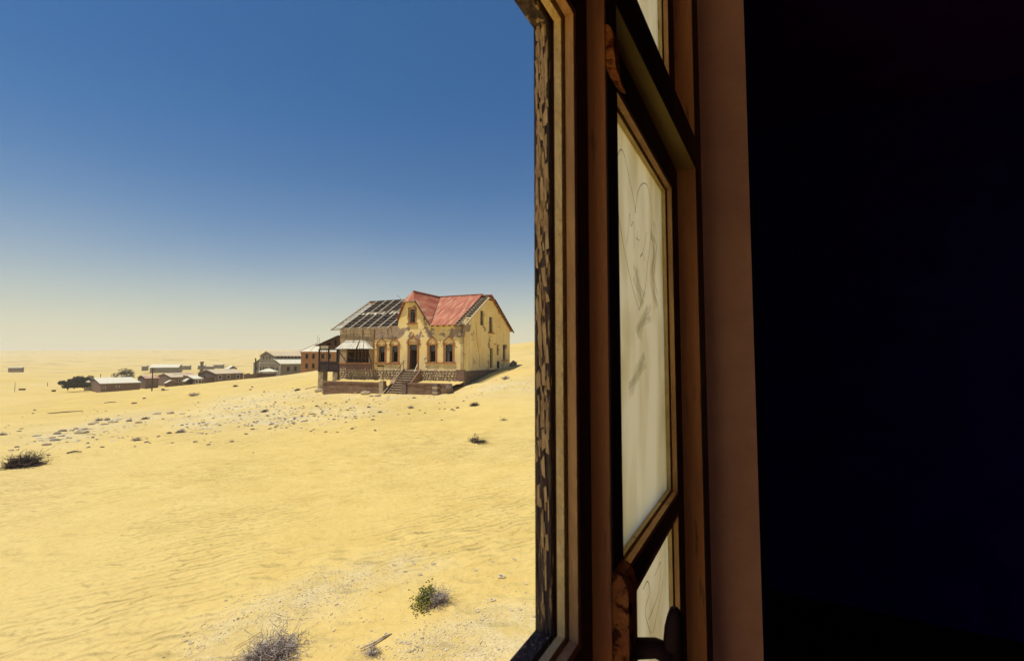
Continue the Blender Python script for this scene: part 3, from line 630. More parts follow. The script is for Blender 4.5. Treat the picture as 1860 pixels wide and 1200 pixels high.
HB().box(XR + .003, XR + .05, 7.35, 7.95, 1.55, 1.65).build('lintel', M['surround'], house); HB().box(XR + .003, XR + .05, 5.95, 6.2, 1.5, 1.58).build('lintel', M['surround'], house)
# front door with hood
d_ = HB(); a, b, c, d = DOOR; d_.box(a, a + .1, .15, .25, c, d); d_.box(b - .1, b, .15, .25, c, d); d_.box(a + .1, b - .1, .15, .25, d - .1, d); d_.box(a + .1, b - .1, .15, .25, .78, .87)
do = d_.build('door', M['wood_brown'], house)
HB().box(a + .1, b - .1, .19, .20, .87, d - .1).build('pane', M['glass_dirty'], do)
lf = HB(); lf.bar((a + .13, .25, -.35), (a + .28, 1.15, -.35), .05, 2.2); lf.build('door_leaf', M['wood_brown'], do)
s_ = HB(); s_.box(a - .2, a, -.08, .012, c, d + .12); s_.box(b, b + .2, -.08, .012, c, d + .12); s_.box(a - .32, b + .32, -.12, .012, d + .12, d + .24)
xc = (a + b) / 2; prof = [(-.75, .24), (-.7, .45), (-.55, .62), (-.3, .74), (-.1, .85), (0, 1.0)]
for sg in (1, -1):
    for (p0, q0), (p1, q1) in zip(prof[:-1], prof[1:]): s_.bar((xc + sg * p0, -.05, d + q0), (xc + sg * p1 * .97, -.05, d + q1), .12, .14, up=(0, 1, 0))
s_.box(xc - .06, xc + .06, -.1, .012, d + .95, d + 1.25); s_.build('door_hood', M['surround'], house)
# long sill mouldings joining the window pairs
HB().box(-4.85, -1.0, -.11, .012, -.66, -.53).build('string_course', M['surround'], house)
HB().box(-11.68, -8.2, -.11, .012, -.78, -.65).build('string_course', M['surround'], house)
HB().box(-11.45, -10.5, -.012, .02, -1.06, -.9).build('vent', M['hole'], house)
HB().tube([(-11.95, -.07, 3.5), (-11.95, -.07, -2.4)], .06, 6).build('drain_pipe', M['surround'], house)
HB().tube([(-.02, -.06, 3.4), (-.02, -.06, -1.2)], .035, 6).build('drain_pipe', M['grey_plaster'], house)
# crack in the gable end, thin dark lines on the eaves wall
def dark_line(pts, f, wd=.05):
    mb = HB(); P = [pts[0]]
    for p, q in zip(pts[:-1], pts[1:]):
        for k in range(1, 6): t_ = k / 5; P.append((p[0] + (q[0] - p[0]) * t_ + random.uniform(-.05, .05), p[1] + (q[1] - p[1]) * t_))
    for p, q in zip(P[:-1], P[1:]): mb.bar(f(*p), f(*q), wd * random.uniform(.6, 1.3), .008, up=(1, 0, 0) if f is sidep else (0, 1, 0))
    mb.build('dark_line', M['hole'], house)
sidep = lambda x, z: (XR + .006, x, z); frontp = lambda x, z: (x, -.022, z)
dark_line([(2.63, 3.97), (2.95, 2.0), (3.3, .9), (3.58, .2), (3.59, -1.2)], sidep)
for x in (-16.1, -14.9, -13.6): dark_line([(x, 3.5), (x - .05, 2.2)], frontp, .06)  # dark strips drawn for the shadows of the rafter tails
dark_line([(-10.0, 3.5), (-9.95, 2.3)], lambda x, z: (x, -.004, z), .06); dark_line([(-16.9, 2.75), (-12.2, 2.72)], frontp, .025)
# small sunken damage patches and fixing holes
for x, z in ((-3.0, 1.9), (-2.9, 1.7), (-3.0, 1.5), (-2.8, 1.25), (-1.1, 1.2), (-4.4, 2.6), (-.9, 1.1), (-5.1, 2.3)):
    HB().stone((x, .0, z), .06, .012, .06).build('chip', M['hole'], house)
# bay: recessed veranda behind timber, awning
a, b, c, d = BAY
vb = HB(); vb.box(a, b, 1.5, 1.56, c, d); vo_ = vb.build('bay_panelling', M['wood_brown'], house)
for k, x in enumerate(np.linspace(a + .06, b - .06, 7)):
    if k in (1,): continue
    HB().box(x - .06, x + .06, .12, .22, c, d).build('bay_post', M['wood_brown'], house)
for z in (-.1, .75): HB().box(a + .12, b - .12, .22, .28, z - .04, z + .04).build('bay_rail', M['wood_brown'], house)
HB().box(XL, -12.15, -.16, -.025, -.76, -.62).build('sill', M['surround'], house)
HB().box(XL + .02, -12.2, -.07, -.024, PT, -.77).build('bay_apron', M['plinth_render'], house)
AW = dict(y0=-.04, y1=-1.15, zt=2.0, zb=1.0, xl0=-16.2, xr0=-13.4, xl1=-16.75, xr1=-11.8)
n_ = 8
for k in range(n_):
    f0, f1 = k / n_, (k + 1) / n_ - .012
    if k == 6: f0 += .05
    tx = lambda f: AW['xl0'] + (AW['xr0'] - AW['xl0']) * f
    bx_ = lambda f: AW['xl1'] + (-12.55 - AW['xl1']) * f
    sh = HB(); dz = random.uniform(0, .03)
    sh.prism([(tx(f0), AW['y0'], AW['zt'] + dz), (tx(f1), AW['y0'], AW['zt'] + dz), (bx_(f1), AW['y1'], AW['zb'] + dz), (bx_(f0), AW['y1'], AW['zb'] + dz)], (0, 0, -.015))
    sh.build('awning_sheet', M['tin'], house)
sh = HB(); sh.prism([(-13.36, -.04, 2.0), (-11.8, -.04, 1.0), (-11.8, -1.15, 1.0), (-12.5, -1.15, 1.0)], (0, 0, -.015)); sh.build('awning_sheet', M['tin'], house)
HB().bar((-16.75, -1.13, .96), (-11.8, -1.13, .96), .07, .07).build('awning_beam', M['wood_dark'], house)
HB().bar((-16.5, -1.05, .93), (-15.95, -.06, -.55), .07, .07).build('awning_bracket', M['wood_dark'], house)
HB().bar((-12.0, -1.05, .93), (-12.3, -.06, -.55), .07, .07).build('awning_bracket', M['wood_dark'], house)
# ---- roof, stripped part
def rp(x, g, dz=0): return (x, g, EZ + g * SL + dz)
RX = [-17.95, -16.6, -15.2, -13.8, -12.4, -11.0, -9.6]
for i, x in enumerate(RX):
    top_g = GM if x < -9 else 4.3
    HB().bar(rp(x, -.65 + (.15 if i % 2 else 0), .05), rp(x + random.uniform(-.12, .12), top_g, .05 + random.uniform(-.05, .03)), .12, .13).build('rafter', M['wood_pale'], house)
for k in range(11):
    g = -.3 + k * .6; xr_ = -9.0 + 2.0 * max(g, 0) / GM; xl_ = -18.05 if k % 3 else -17.9
    if k in (5,): xr_ -= 1.2
    cut = random.choice([None, None, -12.4, -13.8, -11.0])
    for a_, b_ in ([(xl_, xr_)] if cut is None else [(xl_, cut - random.uniform(.1, .9)), (cut, xr_)]):
        HB().bar(rp(a_, g + random.uniform(-.07, .07), .085 + random.uniform(-.03, .03)), rp(b_, g + random.uniform(-.07, .07), .085 + random.uniform(-.03, .03)), random.uniform(.07, .12), .05).build('batten', M['wood_grey'], house)
HB().bar(rp(-18.0, -.62, .06), rp(-9.4, -.55, .05), .05, .14).build('fascia', M['wood_grey'], house)
fl = HB(); fl.add([rp(-16.75, .1, -.12), rp(-9.0, .1, -.12), rp(-7.0, GM - .1, -.12), rp(-16.75, GM - .1, -.12), rp(-16.75, .1, -.14), rp(-9.0, .1, -.14), rp(-7.0, GM - .1, -.14), rp(-16.75, GM - .1, -.14)], [(0, 1, 2, 3), (7, 6, 5, 4)])
fl.build('attic_shade_sheet', M['attic_shade'], house)  # dark sheet added under the battens in place of the attic's shade
for k in range(11):
    x = -16.3 + k * .62
    if k in (6,): continue
    HB().bar(rp(x, 2.85, -.075), rp(x + random.uniform(-.03, .03), 3.45 + random.uniform(-.15, .1), -.075), random.uniform(.3, .48), .03).build('board', M['v_roof_pale'], house)
for k in range(6):
    g = .3 + k * .95; HB().bar(rp(-17.55, g, .03), rp(-17.4 + random.uniform(-.1, .2), g + .7, .03), .4, .03).build('board', M['wood_grey'], house)
HB().bar(rp(-10.7, 4.6, .16), rp(-13.0, 5.5, 1.0), .06, .06).build('loose_plank', M['wood_grey'], house)
HB().bar(rp(-10.9, 4.1, .15), rp(-10.4, 4.9, .15), .5, .05).build('loose_plank', M['surround'], house)
HB().bar((-18.0, GM, RZ + .03), (-6.9, GM, RZ + .03), .12, .12).build('ridge_beam', M['wood_dark'], house)
# rear slope, whole
rs = HB(); rs.prism([(-18, GM, RZ + .02), (.35, GM, RZ + .02), (.35, GD + .5, EZ - .5 * SL + .02), (-18, GD + .5, EZ - .5 * SL + .02)], (0, 0, .03)); rs.build('rear_roof', M['rust_roof'], house)
HB().bar((.36, 7.0, RZ - .75 * SL - .04), (.36, GD + .55, EZ - .55 * SL - .06), .05, .2).build('barge_board', M['wood_dark'], house)
for k in range(9): HB().bar((-.05, 7.5 + k * .58, RZ - (7.5 + k * .58 - GM) * SL - .09), (.34, 7.5 + k * .58, RZ - (7.5 + k * .58 - GM) * SL - .09), .08, .06).build('batten', M['wood_dark'], house)
# corrugated sheets
def corr(name, cols, matn, amp=.018):
    mb = HB(); vs_ = []; fs = []
    for i, (p, q) in enumerate(cols):
        o_ = amp * (1 if i % 2 else -1); vs_ += [(p[0], p[1], p[2] + o_), (q[0], q[1], q[2] + o_)]
    for i in range(len(cols) - 1): fs.append((2 * i, 2 * i + 2, 2 * i + 3, 2 * i + 1))
    mb.add(vs_, fs); return mb.build(name, M[matn], house)
XV, XRG = -4.15, -6.9                                        # valley foot and cross ridge
def glow(x): return -.4 if x >= XV else (XV - x) / (XV - XRG) * GM
x = -.95; k = 0
while x > XRG + .05:
    xa = max(x - .72, XRG); n_ = 9
    xs = np.linspace(x, xa - .03, n_); mid = 3.1 + random.uniform(-.1, .1)
    if glow(xa) < mid: corr('roof_sheet', [(rp(u, min(glow(u), mid), .09), rp(u, mid, .09)) for u in xs], 'rust_roof')
    corr('roof_sheet', [(rp(u, max(glow(u), mid - .12), .115), rp(u, max(GM, glow(u)), .115)) for u in xs], 'rust_roof'); x = xa
# exposed battens along the verge
HB().bar(rp(.38, -.5, .06), rp(.38, 5.3, .06), .12, .14).build('verge_rafter', M['wood_pale'], house)
HB().bar(rp(-.5, -.45, 0), rp(-.5, 5.4, 0), .08, .12).build('rafter', M['wood_grey'], house)
for k in range(13):
    g = -.38 + k * .46; HB().bar(rp(-1.05, g, .10), rp(.36, g, .10), .19, .05).build('batten', M['wood_pale'], house)
HB().add([rp(-.94, -.2, -.05), rp(.0, -.2, -.05), rp(.0, 5.3, -.05), rp(-.94, 5.3, -.05)], [(0, 1, 2, 3)]).build('attic_shade_sheet', M['attic_shade'], house)  # dark sheet standing in for the shade between the verge battens
hp = HB(); hp.prism([(-.9, GM, RZ + .1), (.36, 5.3, EZ + 5.3 * SL + .06), (.36, 7.0, EZ + 5.3 * SL + .06)], (0, 0, -.03)); hp.build('hip_sheet', M['wood_grey'], house)
HB().bar((-7.0, GM, RZ + .15), (-.85, GM, RZ + .15), .3, .05).build('ridge_cap', M['rust_roof'], house)
# cross gable
def cz(x): return RZ - (x - XRG) * (RZ - EZ) / (XV - XRG)
gs = np.arange(-.4, GM + .01, .08)
def cxlo(g): return XV + .05 if g < 0 else XV - (XV - XRG) * g / GM
def cxhi(g): return XRG if g > .45 else XRG + (.45 - g) / .85 * .80
i = 0
while i < len(gs) - 1:
    seg = gs[i:i + 10]
    corr('roof_sheet', [((cxlo(g), g, cz(cxlo(g)) + .09), (cxhi(g), g, cz(cxhi(g)) + .09)) for g in seg if cxlo(g) - cxhi(g) > -.01], 'rust_roof'); i += 9
ls = HB(); LX = -8.75; ls.prism([(XRG, .45, RZ + .06), (-7.72, -.35, 6.28), (LX, -.0, 4.35), (LX - .1, .6, 4.05), (XRG, GM, RZ + .06)], (0, 0, -.03)); ls.build('roof_sheet', M['rust_roof'], house)
hs_ = HB(); hs_.prism([(XRG, .45, RZ + .11), (-7.72, -.42, 6.30), (-6.08, -.42, 6.30)], (0, 0, -.03)); hs_.build('hip_sheet', M['rust_roof'], house)
HB().bar((-7.75, -.42, 6.25), (-6.05, -.42, 6.25), .06, .12).build('barge_board', M['wood_grey'], house)
HB().bar((-6.1, -.42, cz(-6.1) + .0), (XV + .08, -.42, cz(XV + .08) + .0), .06, .16).build('barge_board', M['wood_brown'], house)
HB().bar((XRG, .45, RZ + .13), (XRG, GM, RZ + .13), .25, .04).build('ridge_cap', M['rust_roof'], house)
HB().bar((XV, -.05, EZ + .12), (XRG, GM, RZ + .13), .12, .03).build('valley_gutter', M['wood_brown'], house)
HB().bar((-5.05, -.06, 4.05), (-5.05, -.06, 5.0), .09, .09).build('strut', M['wood_brown'], house)
# purlin ends under the eave
for x in np.linspace(-16.6, -12.6, 5): HB().box(x - .07, x + .07, -.25, -.01, 3.36, 3.5).build('beam_end', M['wood_dark'], house)
for x in np.linspace(-3.9, -.3, 6): HB().box(x - .05, x + .05, -.38, -.002, 3.38, 3.48).build('beam_end', M['wood_dark'], house)
# ---- veranda on brick pillars at the left end
ver = HB(); ver.box(-20.5, XL - .03, -.1, 3.2, -1.75, -1.6); vp = ver.build('veranda_deck', M['wood_dark'], house)
for (x, y, zb) in ((-20.05, .35, -4.35), (-17.75, .35, -4.2), (-20.05, 2.8, -4.3), (-17.75, 2.8, -4.1)):
    p_ = HB(); p_.box(x - .36, x + .36, y - .36, y + .36, zb, -1.752); po = p_.build('pillar', M['mortar'], house)
    for cz_ in np.arange(zb + .12, -1.85, .235):
        for k in range(2):
            q = HB(); o_ = .0 if int(cz_ * 10) % 2 else .1
            q.box(x - .4 + k * .4 + .01, x + k * .4 - .01, y - .385, y + .385, cz_ - .1, cz_ + .1); q.build('brick', M['stone_mix'], po)
for x in (-20.35, -18.85, -17.25):
    for y in (0, 3.0): HB().box(x - .08, x + .08, y - .08, y + .08, -1.598, 1.05).build('veranda_post', M['wood_dark'], house)
for z in (-.55, .95): HB().box(-20.45, XL - .04, -.07, .07, z - .07, z + .07).build('veranda_rail', M['wood_dark'], house)
HB().box(-20.27, -17.33, -.02, .03, -1.55, -.62).build('veranda_panel', M['wood_dark'], house)
for x in (-20.0, -19.6, -19.2): HB().box(x - .02, x + .02, -.02, .02, -.48, .88).build('glazing_bar', M['wood_dark'], house)
for z in (-.05, .4): HB().box(-20.27, -18.93, -.015, .015, z - .015, z + .015).build('glazing_bar', M['wood_dark'], house)
HB().box(-20.35, -17.2, 2.97, 3.03, -1.59, -.62).build('veranda_panel', M['wood_brown'], house)
HB().box(-20.42, -20.38, .08, 2.92, -1.59, -.6).build('veranda_panel', M['wood_brown'], house)
gv = HB(); gv.prism([(-20.35, -.03, 1.03), (-17.15, -.03, 1.03), (-17.15, -.03, 2.5), (-20.35, -.03, 1.45)], (0, .06, 0)); gv.build('veranda_gable', M['wood_brown'], house)
HB().box(-20.1, -18.9, -.06, -.032, 1.1, 1.42).build('slat_panel', M['v_roof_pale'], house)
HB().box(-19.2, -18.5, -.055, -.032, 1.5, 1.75).build('vent', M['hole'], house); HB().box(-17.9, -17.6, -.055, -.032, 1.45, 2.15).build('vent', M['hole'], house)
vr = HB(); vr.prism([(-20.75, -.35, 1.45), (XL - .05, -.35, 2.66), (XL - .05, 3.4, 2.66), (-20.75, 3.4, 1.45)], (0, 0, -.06)); vr.build('veranda_roof', M['wood_dark'], house)

# ---- stair and terrace walls in front of the house (own things)
stair = empty('front_stair', hw(-6.45, -1.6, HZ), HROT, 'concrete stair with leaning iron rail rising to the ochre house door', 'stairs')
SO = (6.45, 1.6, -HZ); NS = 10; rise = (3.85 - 1.47) / NS; run = 2.95 / NS
for k in range(NS):
    z = -1.47 - k * rise; y1 = -.15 - k * run; sx = .12 * k / NS
    MB(SO).box(-7.3 - sx, -5.62 + sx, y1 - run - .02, y1, z - .06, z).build('step', M['concrete'], stair)
    MB(SO).box(-7.29 - sx, -5.63 + sx, y1 - run + .05, y1 - .001, z - .42, z - .061).build('riser', M['block_brown'], stair)  # darker material puts the shade of the riser faces into the colour
MB(SO).prism([(-7.62, -.14, -1.3), (-7.62, -3.2, -3.75), (-7.62, -3.2, -4.2), (-7.62, -.14, -4.2)], (.18, 0, 0)).build('cheek_wall', M['block_brown'], stair)
MB(SO).prism([(-5.48, -.14, -1.3), (-5.48, -1.9, -2.65), (-5.48, -1.9, -4.2), (-5.48, -.14, -4.2)], (.18, 0, 0)).build('cheek_wall', M['block_brown'], stair)
MB(SO).bar((-7.55, -.2, -1.22), (-7.75, -3.5, -3.75), .14, .07).build('fallen_rail', M['wood_grey'], stair)
MB(SO).bar((-7.9, -.35, -1.2), (-7.9, -3.1, -3.62), .06, .06).build('fallen_rail', M['wood_grey'], stair)
MB(SO).bar((-7.9, -3.1, -3.4), (-8.4, -3.3, -4.05), .05, .05).build('fallen_rail', M['wood_grey'], stair)
for x, y, z, h in ((-7.55, -.3, -1.3, .95), (-7.55, -.9, -1.8, .9), (-9.6, -1.2, -2.6, 1.55), (-8.9, -.8, -2.6, 1.0)):
    MB(SO).tube([(x, y, z), (x, y, z + h)], .03, 5).build('rail_post', M['wood_brown'], stair)
MB(SO).bar((-7.55, -.2, -.4), (-7.55, -1.5, -1.5), .05, .05).build('hand_rail', M['wood_brown'], stair)
MB(SO).bar((-9.6, -1.2, -1.05), (-9.1, -.5, -.55), .04, .04).build('hand_rail', M['wood_brown'], stair)
MB(SO).bar((-5.6, -1.0, -1.55), (-5.75, -.2, -.75), .05, .05).build('hand_rail', M['v_roof_pale'], stair)
def terrace(name, x0, x1, z0, z1, y, label, end=None):
    o_ = empty(name, hw((x0 + x1) / 2, y, HZ), HROT, label, 'wall'); of = (-(x0 + x1) / 2, -y, -HZ); k = 0; zh = z1
    hs2 = [.22, .3, .3, .3, .35]
    while zh > z0:
        h = hs2[min(k, 4)]; x = x0
        while x < x1 - .05:
            l = random.uniform(.8, 1.5); xe = min(x + l, x1); d_ = random.uniform(-.02, .02) + (.06 if k == 0 else 0)
            MB(of).box(x + .008, xe - .008, y - .17 - d_, y + .17, zh - h + .012, zh).build('block', M['block_brown'], o_); x = xe
        zh -= h; k += 1
    MB(of).box(x0 + .02, x1 - .02, y - .12, y + .14, z0, z1 - .02).build('core', M['mortar'], o_)
    return o_
tl = terrace('terrace_wall', -16.45, -8.25, -4.25, -2.66, -3.0, 'brown block terrace wall between the brick pillar and the stair, rubble before it')
tr2 = terrace('terrace_wall', -4.95, .25, -4.2, -2.62, -3.0, 'low brown block terrace wall between the stair and the plinth corner')
MB((5.2, 3.0, -HZ)).box(-5.5, -4.95, -3.3, -2.75, -4.2, -2.5)
e_ = empty('gate_pillar', hw(-5.25, -3.05, HZ), HROT, 'dark squat pillar at the foot of the stair', 'pillar')
p_ = MB((5.25, 3.05, -HZ)); p_.box(-5.5, -5.0, -3.3, -2.8, -4.2, -2.62); p_.build('shaft', M['stone_dark'], e_); MB((5.25, 3.05, -HZ)).box(-5.55, -4.95, -3.35, -2.75, -2.618, -2.52).build('cap', M['stone_dark'], e_)
e_ = empty('broken_pier', hw(-8.3, -3.0, HZ), HROT, 'pale broken pier end between terrace wall and stair', 'pillar')
p_ = MB((8.3, 3, -HZ)); p_.prism([(-8.5, -3.24, -4.1), (-8.0, -3.24, -4.1), (-8.0, -3.24, -2.5), (-8.3, -3.24, -2.48), (-8.55, -3.24, -2.6)], (0, .45, 0)); p_.build('shaft', M['concrete'], e_)
MB((8.3, 3, -HZ)).box(-8.0, -7.9, -3.2, -2.8, -4.1, -2.55).build('facing', M['block_brown'], e_)
e_ = empty('striped_pier', hw(-1.3, -3.35, -3.9), HROT, 'short pier of banded pale and dark blocks before the right terrace wall', 'pillar')
for k in range(5): MB((1.3, 3.35, 3.9)).box(-1.6, -1.02, -3.62, -3.1, -3.9 + k * .25, -3.66 + k * .25).build('block', M['concrete' if k % 2 else 'stone_dark'], e_)
b_ = MB((0, 0, 0)); b_.stone((0, 0, .45), .42, .36, .55, 0, .1); o_ = b_.build('boulder', M['stone_dark'], loc=hw(.05, -3.1, -3.55)); tag(o_, 'dark upright boulder at the plinth corner of the ochre house', 'boulder')
def slope(x0, x1, name):
    nx, ny = 26, 8; mb = MB()
    for j in range(ny + 1):
        for i in range(nx + 1):
            x = x0 + (x1 - x0) * i / nx; y = -2.86 + 2.9 * j / ny
            mb.v.append(tuple(hw(x, y, -2.85 + .30 * (j / ny) ** 1.5 + random.uniform(-.05, .05) - (.15 if j == 0 else 0))))
    for j in range(ny):
        for i in range(nx): a = j * (nx + 1) + i; mb.f.append((a, a + 1, a + nx + 2, a + nx + 1)); mb.m.append(0)
    tag(mb.build(name, SAND, smooth=True), kind='structure')
slope(-16.4, -7.6, 'terrace_sand'); slope(-5.4, .1, 'terrace_sand')

# ------------------------------------------------------------------ the settlement below
def village(name, label, xc, ybase, D, yaw, xg, xl, eave, ridge, wmat='v_brown', rmat='v_roof_pale', wins=(), gwins=(), flat=False, over=.35, pit=1.5, yc=None):
    """corner column xc; gable runs left to column xg, long wall right to column xl"""
    c = at(xc, ybase, D); yw = R(yaw); ld = np.array([math.cos(yw), math.sin(yw)]); gd = np.array([-math.sin(yw), math.cos(yw)])
    def ext(d, xt):
        k = (xt - 930) / FPX; k2 = k          # column -> X/depth ratio (pitch is small)
        return (k2 * c[1] - c[0]) / (d[0] - k2 * d[1])
    L_, W_ = abs(ext(ld, xl)), abs(ext(gd, xg))
    o = empty(name, (c[0], c[1], c[2]), yw, label, 'building')
    hE, hR = eave, ridge
    wall(MB(), 0, L_, -pit, hE, [(L_ * f - w_ / 2, L_ * f + w_ / 2, z, z + h) for f, w_, z, h in wins], 0, .3).build('wall', M[wmat], o)
    gr_ = interp([(0, hE), (W_ / 2, hR - .02), (W_, hE)])
    gconv = lambda x, y, z: (y, x, z)
    wall(MB(), 0.3, W_, -pit, gr_, [(W_ * f - w_ / 2, W_ * f + w_ / 2, z, z + h) for f, w_, z, h in gwins], 0, .3, kinks=[W_ / 2], conv=gconv).build('wall', M[wmat], o)
    wall(MB(), 0.3, W_, -pit, gr_, [], L_ - .3, L_, kinks=[W_ / 2], conv=gconv).build('wall', M[wmat], o)
    wall(MB(), 0.3, L_ - .3, -pit, hE, [], W_ - .3, W_).build('wall', M[wmat], o)
    for f, w_, z, h in wins:
        t_ = MB(); t_.box(L_ * f - w_ / 2, L_ * f + w_ / 2, .22, .26, z, z + h); wn_ = t_.build('window', M['hole'], o)
        ring(MB(), L_ * f - w_ / 2 - .16, L_ * f + w_ / 2 + .16, z - .16, z + h + .16, -.05, .01, .16).build('window_frame', M['v_white'] if wmat != 'v_orange' else M['v_grey'], wn_)
    for f, w_, z, h in gwins:
        t_ = MB(); t_.box(.22, .26, W_ * f - w_ / 2, W_ * f + w_ / 2, z, z + h); t_.build('window', M['hole'], o)
    s_ = (hR - hE) / (W_ / 2)
    for sg in (0, 1):
        y0 = -over if sg == 0 else W_ + over; z0 = hE - over * s_
        MB().prism([(-over, y0, z0), (L_ + over, y0, z0), (L_ + over, W_ / 2, hR), (-over, W_ / 2, hR)], (0, 0, .1)).build('roof', M[rmat], o)
    MB().box(.31, L_ - .31, .31, W_ - .31, -.1, 0).build('floor', M['hole'], o)
    o['dims'] = (L_, W_); return o
village('long_shed', 'long low brown shed with bright tin roof beside the dark trees', 183, 709.5, 165, 46, 165, 258, 2.5, 3.7, wins=[(.08, .6, .9, .5), (.42, .7, 1.1, .5)])
village('white_outbuilding', 'small whitewashed outbuilding between the dark trees and the long shed', 152, 703.5, 195, 40, 149, 170, 2.2, 2.8, wmat='v_white')
village('brown_house', 'small brown house with faded red roof behind the utility pole', 264, 702, 200, 52, 253.5, 291, 3.6, 4.8, wmat='v_brown', rmat='v_roof_rust')
vc = village('store_building', 'long brown building whose pale and rust roof has two holes', 311, 699, 215, 55, 288, 363, 3.6, 5.2, wmat='v_brown', rmat='v_roof_sand', wins=[(.3, .9, 1.2, 1.2)])
L_ = vc['dims'][0]
W_ = vc['dims'][1]; s_ = 1.6 / (W_ / 2)
for f, g, a, b in ((.22, .55, 2.2, .8), (.47, .6, 2.8, 1.0)):
    y = W_ / 2 * g; MB().prism([(L_ * f, y, 3.6 + y * s_ + .115), (L_ * f + a, y, 3.6 + y * s_ + .115), (L_ * f + a, y + b, 3.6 + (y + b) * s_ + .115), (L_ * f, y + b, 3.6 + (y + b) * s_ + .115)], (0, 0, .01)).build('roof_hole', M['hole'], vc)
y0, y1 = .0, W_ / 2 - .05
MB().prism([(L_ * .55, y0, 3.6 + y0 * s_ + .12), (L_ + .3, y0, 3.6 + y0 * s_ + .12), (L_ + .3, y1, 3.6 + y1 * s_ + .12), (L_ * .5, y1, 3.6 + y1 * s_ + .12)], (0, 0, .015)).build('rust_sheet', M['v_roof_rust'], vc)
village('brown_bungalow', 'brown bungalow with three white framed windows and pale tin roof', 392.4, 691.5, 175, 57, 362, 444, 2.7, 4.1, wmat='v_brown', rmat='v_roof_sand', wins=[(.14, .9, .7, 1.3), (.44, .9, .7, 1.3), (.80, .9, .7, 1.3)], gwins=[(.62, 1.0, .2, 1.6)])
village('corner_hut', 'small brown hut with a pale mono roof before the brown bungalow', 353, 698.5, 160, 40, 335, 370, 2.0, 2.5, wmat='v_brown', rmat='v_roof_pale', wins=[(.3, .6, .6, .9), (.7, .6, .6, .9)], gwins=[(.55, .8, .5, .9)])
village('lean_hut', 'half buried low hut with pale roof left of the corner hut', 333, 696.5, 158, 20, 321, 338, .8, 1.5, wmat='v_brown', rmat='v_roof_pale')
village('buried_hut', 'sand buried hut with pale arched roof behind the utility pole', 300, 702.5, 150, 15, 284, 303, 1.3, 2.0, wmat='v_brown', rmat='v_roof_pale')
for xa, xb, y, D, lab in ((264, 277, 704.5, 150, 'broken dark wall beside the utility pole'), (302, 322, 697.5, 165, 'low ruined yard wall between two half buried huts'), (372, 394, 692, 172, 'pale yard wall before the brown bungalow gable'), (443, 472, 684.5, 178, 'dark ruined wall between the brown bungalow and the big hall')):
    a, b = at(xa, y, D), at(xb, y - 2, D + 6); l = math.hypot(b[0] - a[0], b[1] - a[1])
    e_ = empty('ruined_wall', (a[0], a[1], a[2]), math.atan2(b[1] - a[1], b[0] - a[0]), lab, 'wall')
    mb = MB(); x = 0
    while x < l: mb.box(x, min(x + 1.2, l), -.2, .2, -1.5, 1.0 + random.uniform(0, .9)); x += 1.2
    mb.build('masonry', M['v_brown'], e_)
# the big basilica-like hall
c = at(509, 676.5, 205); yw = R(57); hall = empty('power_hall', c, yw, 'large grey hall with stepped gable, clerestory and bright aisle roofs', 'building')
WH = 22.5; LH = 34; prof = [(0, 3.9), (5.2, 5.9), (5.22, 7.4), (WH / 2 + .1, 9.4), (WH - 5.8, 7.6), (WH - 5.78, 5.9), (WH, 3.9)]
gcv = lambda x, y, z: (y, x, z)
gw = [(f, f + 1.1, .8, 2.4) for f in (2.0, 5.0, 6.6, 11.0, 13.2, 15.6, 19.4)] + [(f, f + 1.0, 5.9, 7.1) for f in (8.2, 10.8, 13.4)]
wall(MB(), 0, WH, -2, interp(prof), gw, 0, .4, kinks=[p[0] for p in prof], conv=gcv).build('gable_wall', M['v_grey'], hall)
for a, b, z0, z1 in gw: MB().box(.3, .34, a, b, z0, z1).build('window', M['hole'], hall)
sw_ = [(x, x + 1.4, .5, 2.6) for x in (3, 6.5, 11, 16, 22)]
wall(MB(), .4, LH, -2, 3.9, sw_, 0, .4).build('aisle_wall', M['v_grey'], hall)
for a, b, z0, z1 in sw_: MB().box(a, b, .3, .34, z0, z1).build('window', M['hole'], hall)
MB().prism([(-.3, -.5, 3.8), (LH, -.5, 3.8), (LH, 5.2, 6.05), (-.3, 5.2, 6.05)], (0, 0, .12)).build('aisle_roof', M['v_roof_pale'], hall)
MB().prism([(-.3, WH + .5, 3.8), (LH, WH + .5, 3.8), (LH, WH - 5.8, 6.0), (-.3, WH - 5.8, 6.0)], (0, 0, .12)).build('aisle_roof', M['v_roof_pale'], hall)
cl = [(x, x + .9, 6.4, 7.3) for x in np.arange(1.5, LH - 2, 1.7)]
wall(MB(), .4, LH, 5.8, 7.45, cl, 5.24, 5.6).build('clerestory', M['v_grey'], hall)
for a, b, z0, z1 in cl: MB().box(a, b, 5.5, 5.54, z0, z1).build('window', M['hole'], hall)
for ya, za, yb_ in ((4.6, 7.3, WH / 2 + .1), (WH - 5.2, 7.4, WH / 2 + .1)):
    MB().prism([(-.4, ya, za), (LH, ya, za), (LH, yb_, 9.5), (-.4, yb_, 9.5)], (0, 0, .12)).build('nave_roof', M['v_roof_sand'], hall)
MB().box(14, 15, 6.2, 7.2, 7.6, 10.0).build('chimney', M['v_brown'], hall)
for y in (.1, 16.9): MB().box(-.1, -.003, y - .12, y + .12, -1, 7 if y > 1 else 3.8).build('pilaster', M['v_white'], hall)
MB().box(-.08, -.003, .3, WH - 3, 4.0, 4.16).build('string_course', M['v_white'], hall)
MB().tube([(-.8, WH - 3.4, -1), (-.8, WH - 3.4, 4.4), (-.8, WH - 3.1, 6.4)], .3, 6).build('flue', M['wood_dark'], hall)
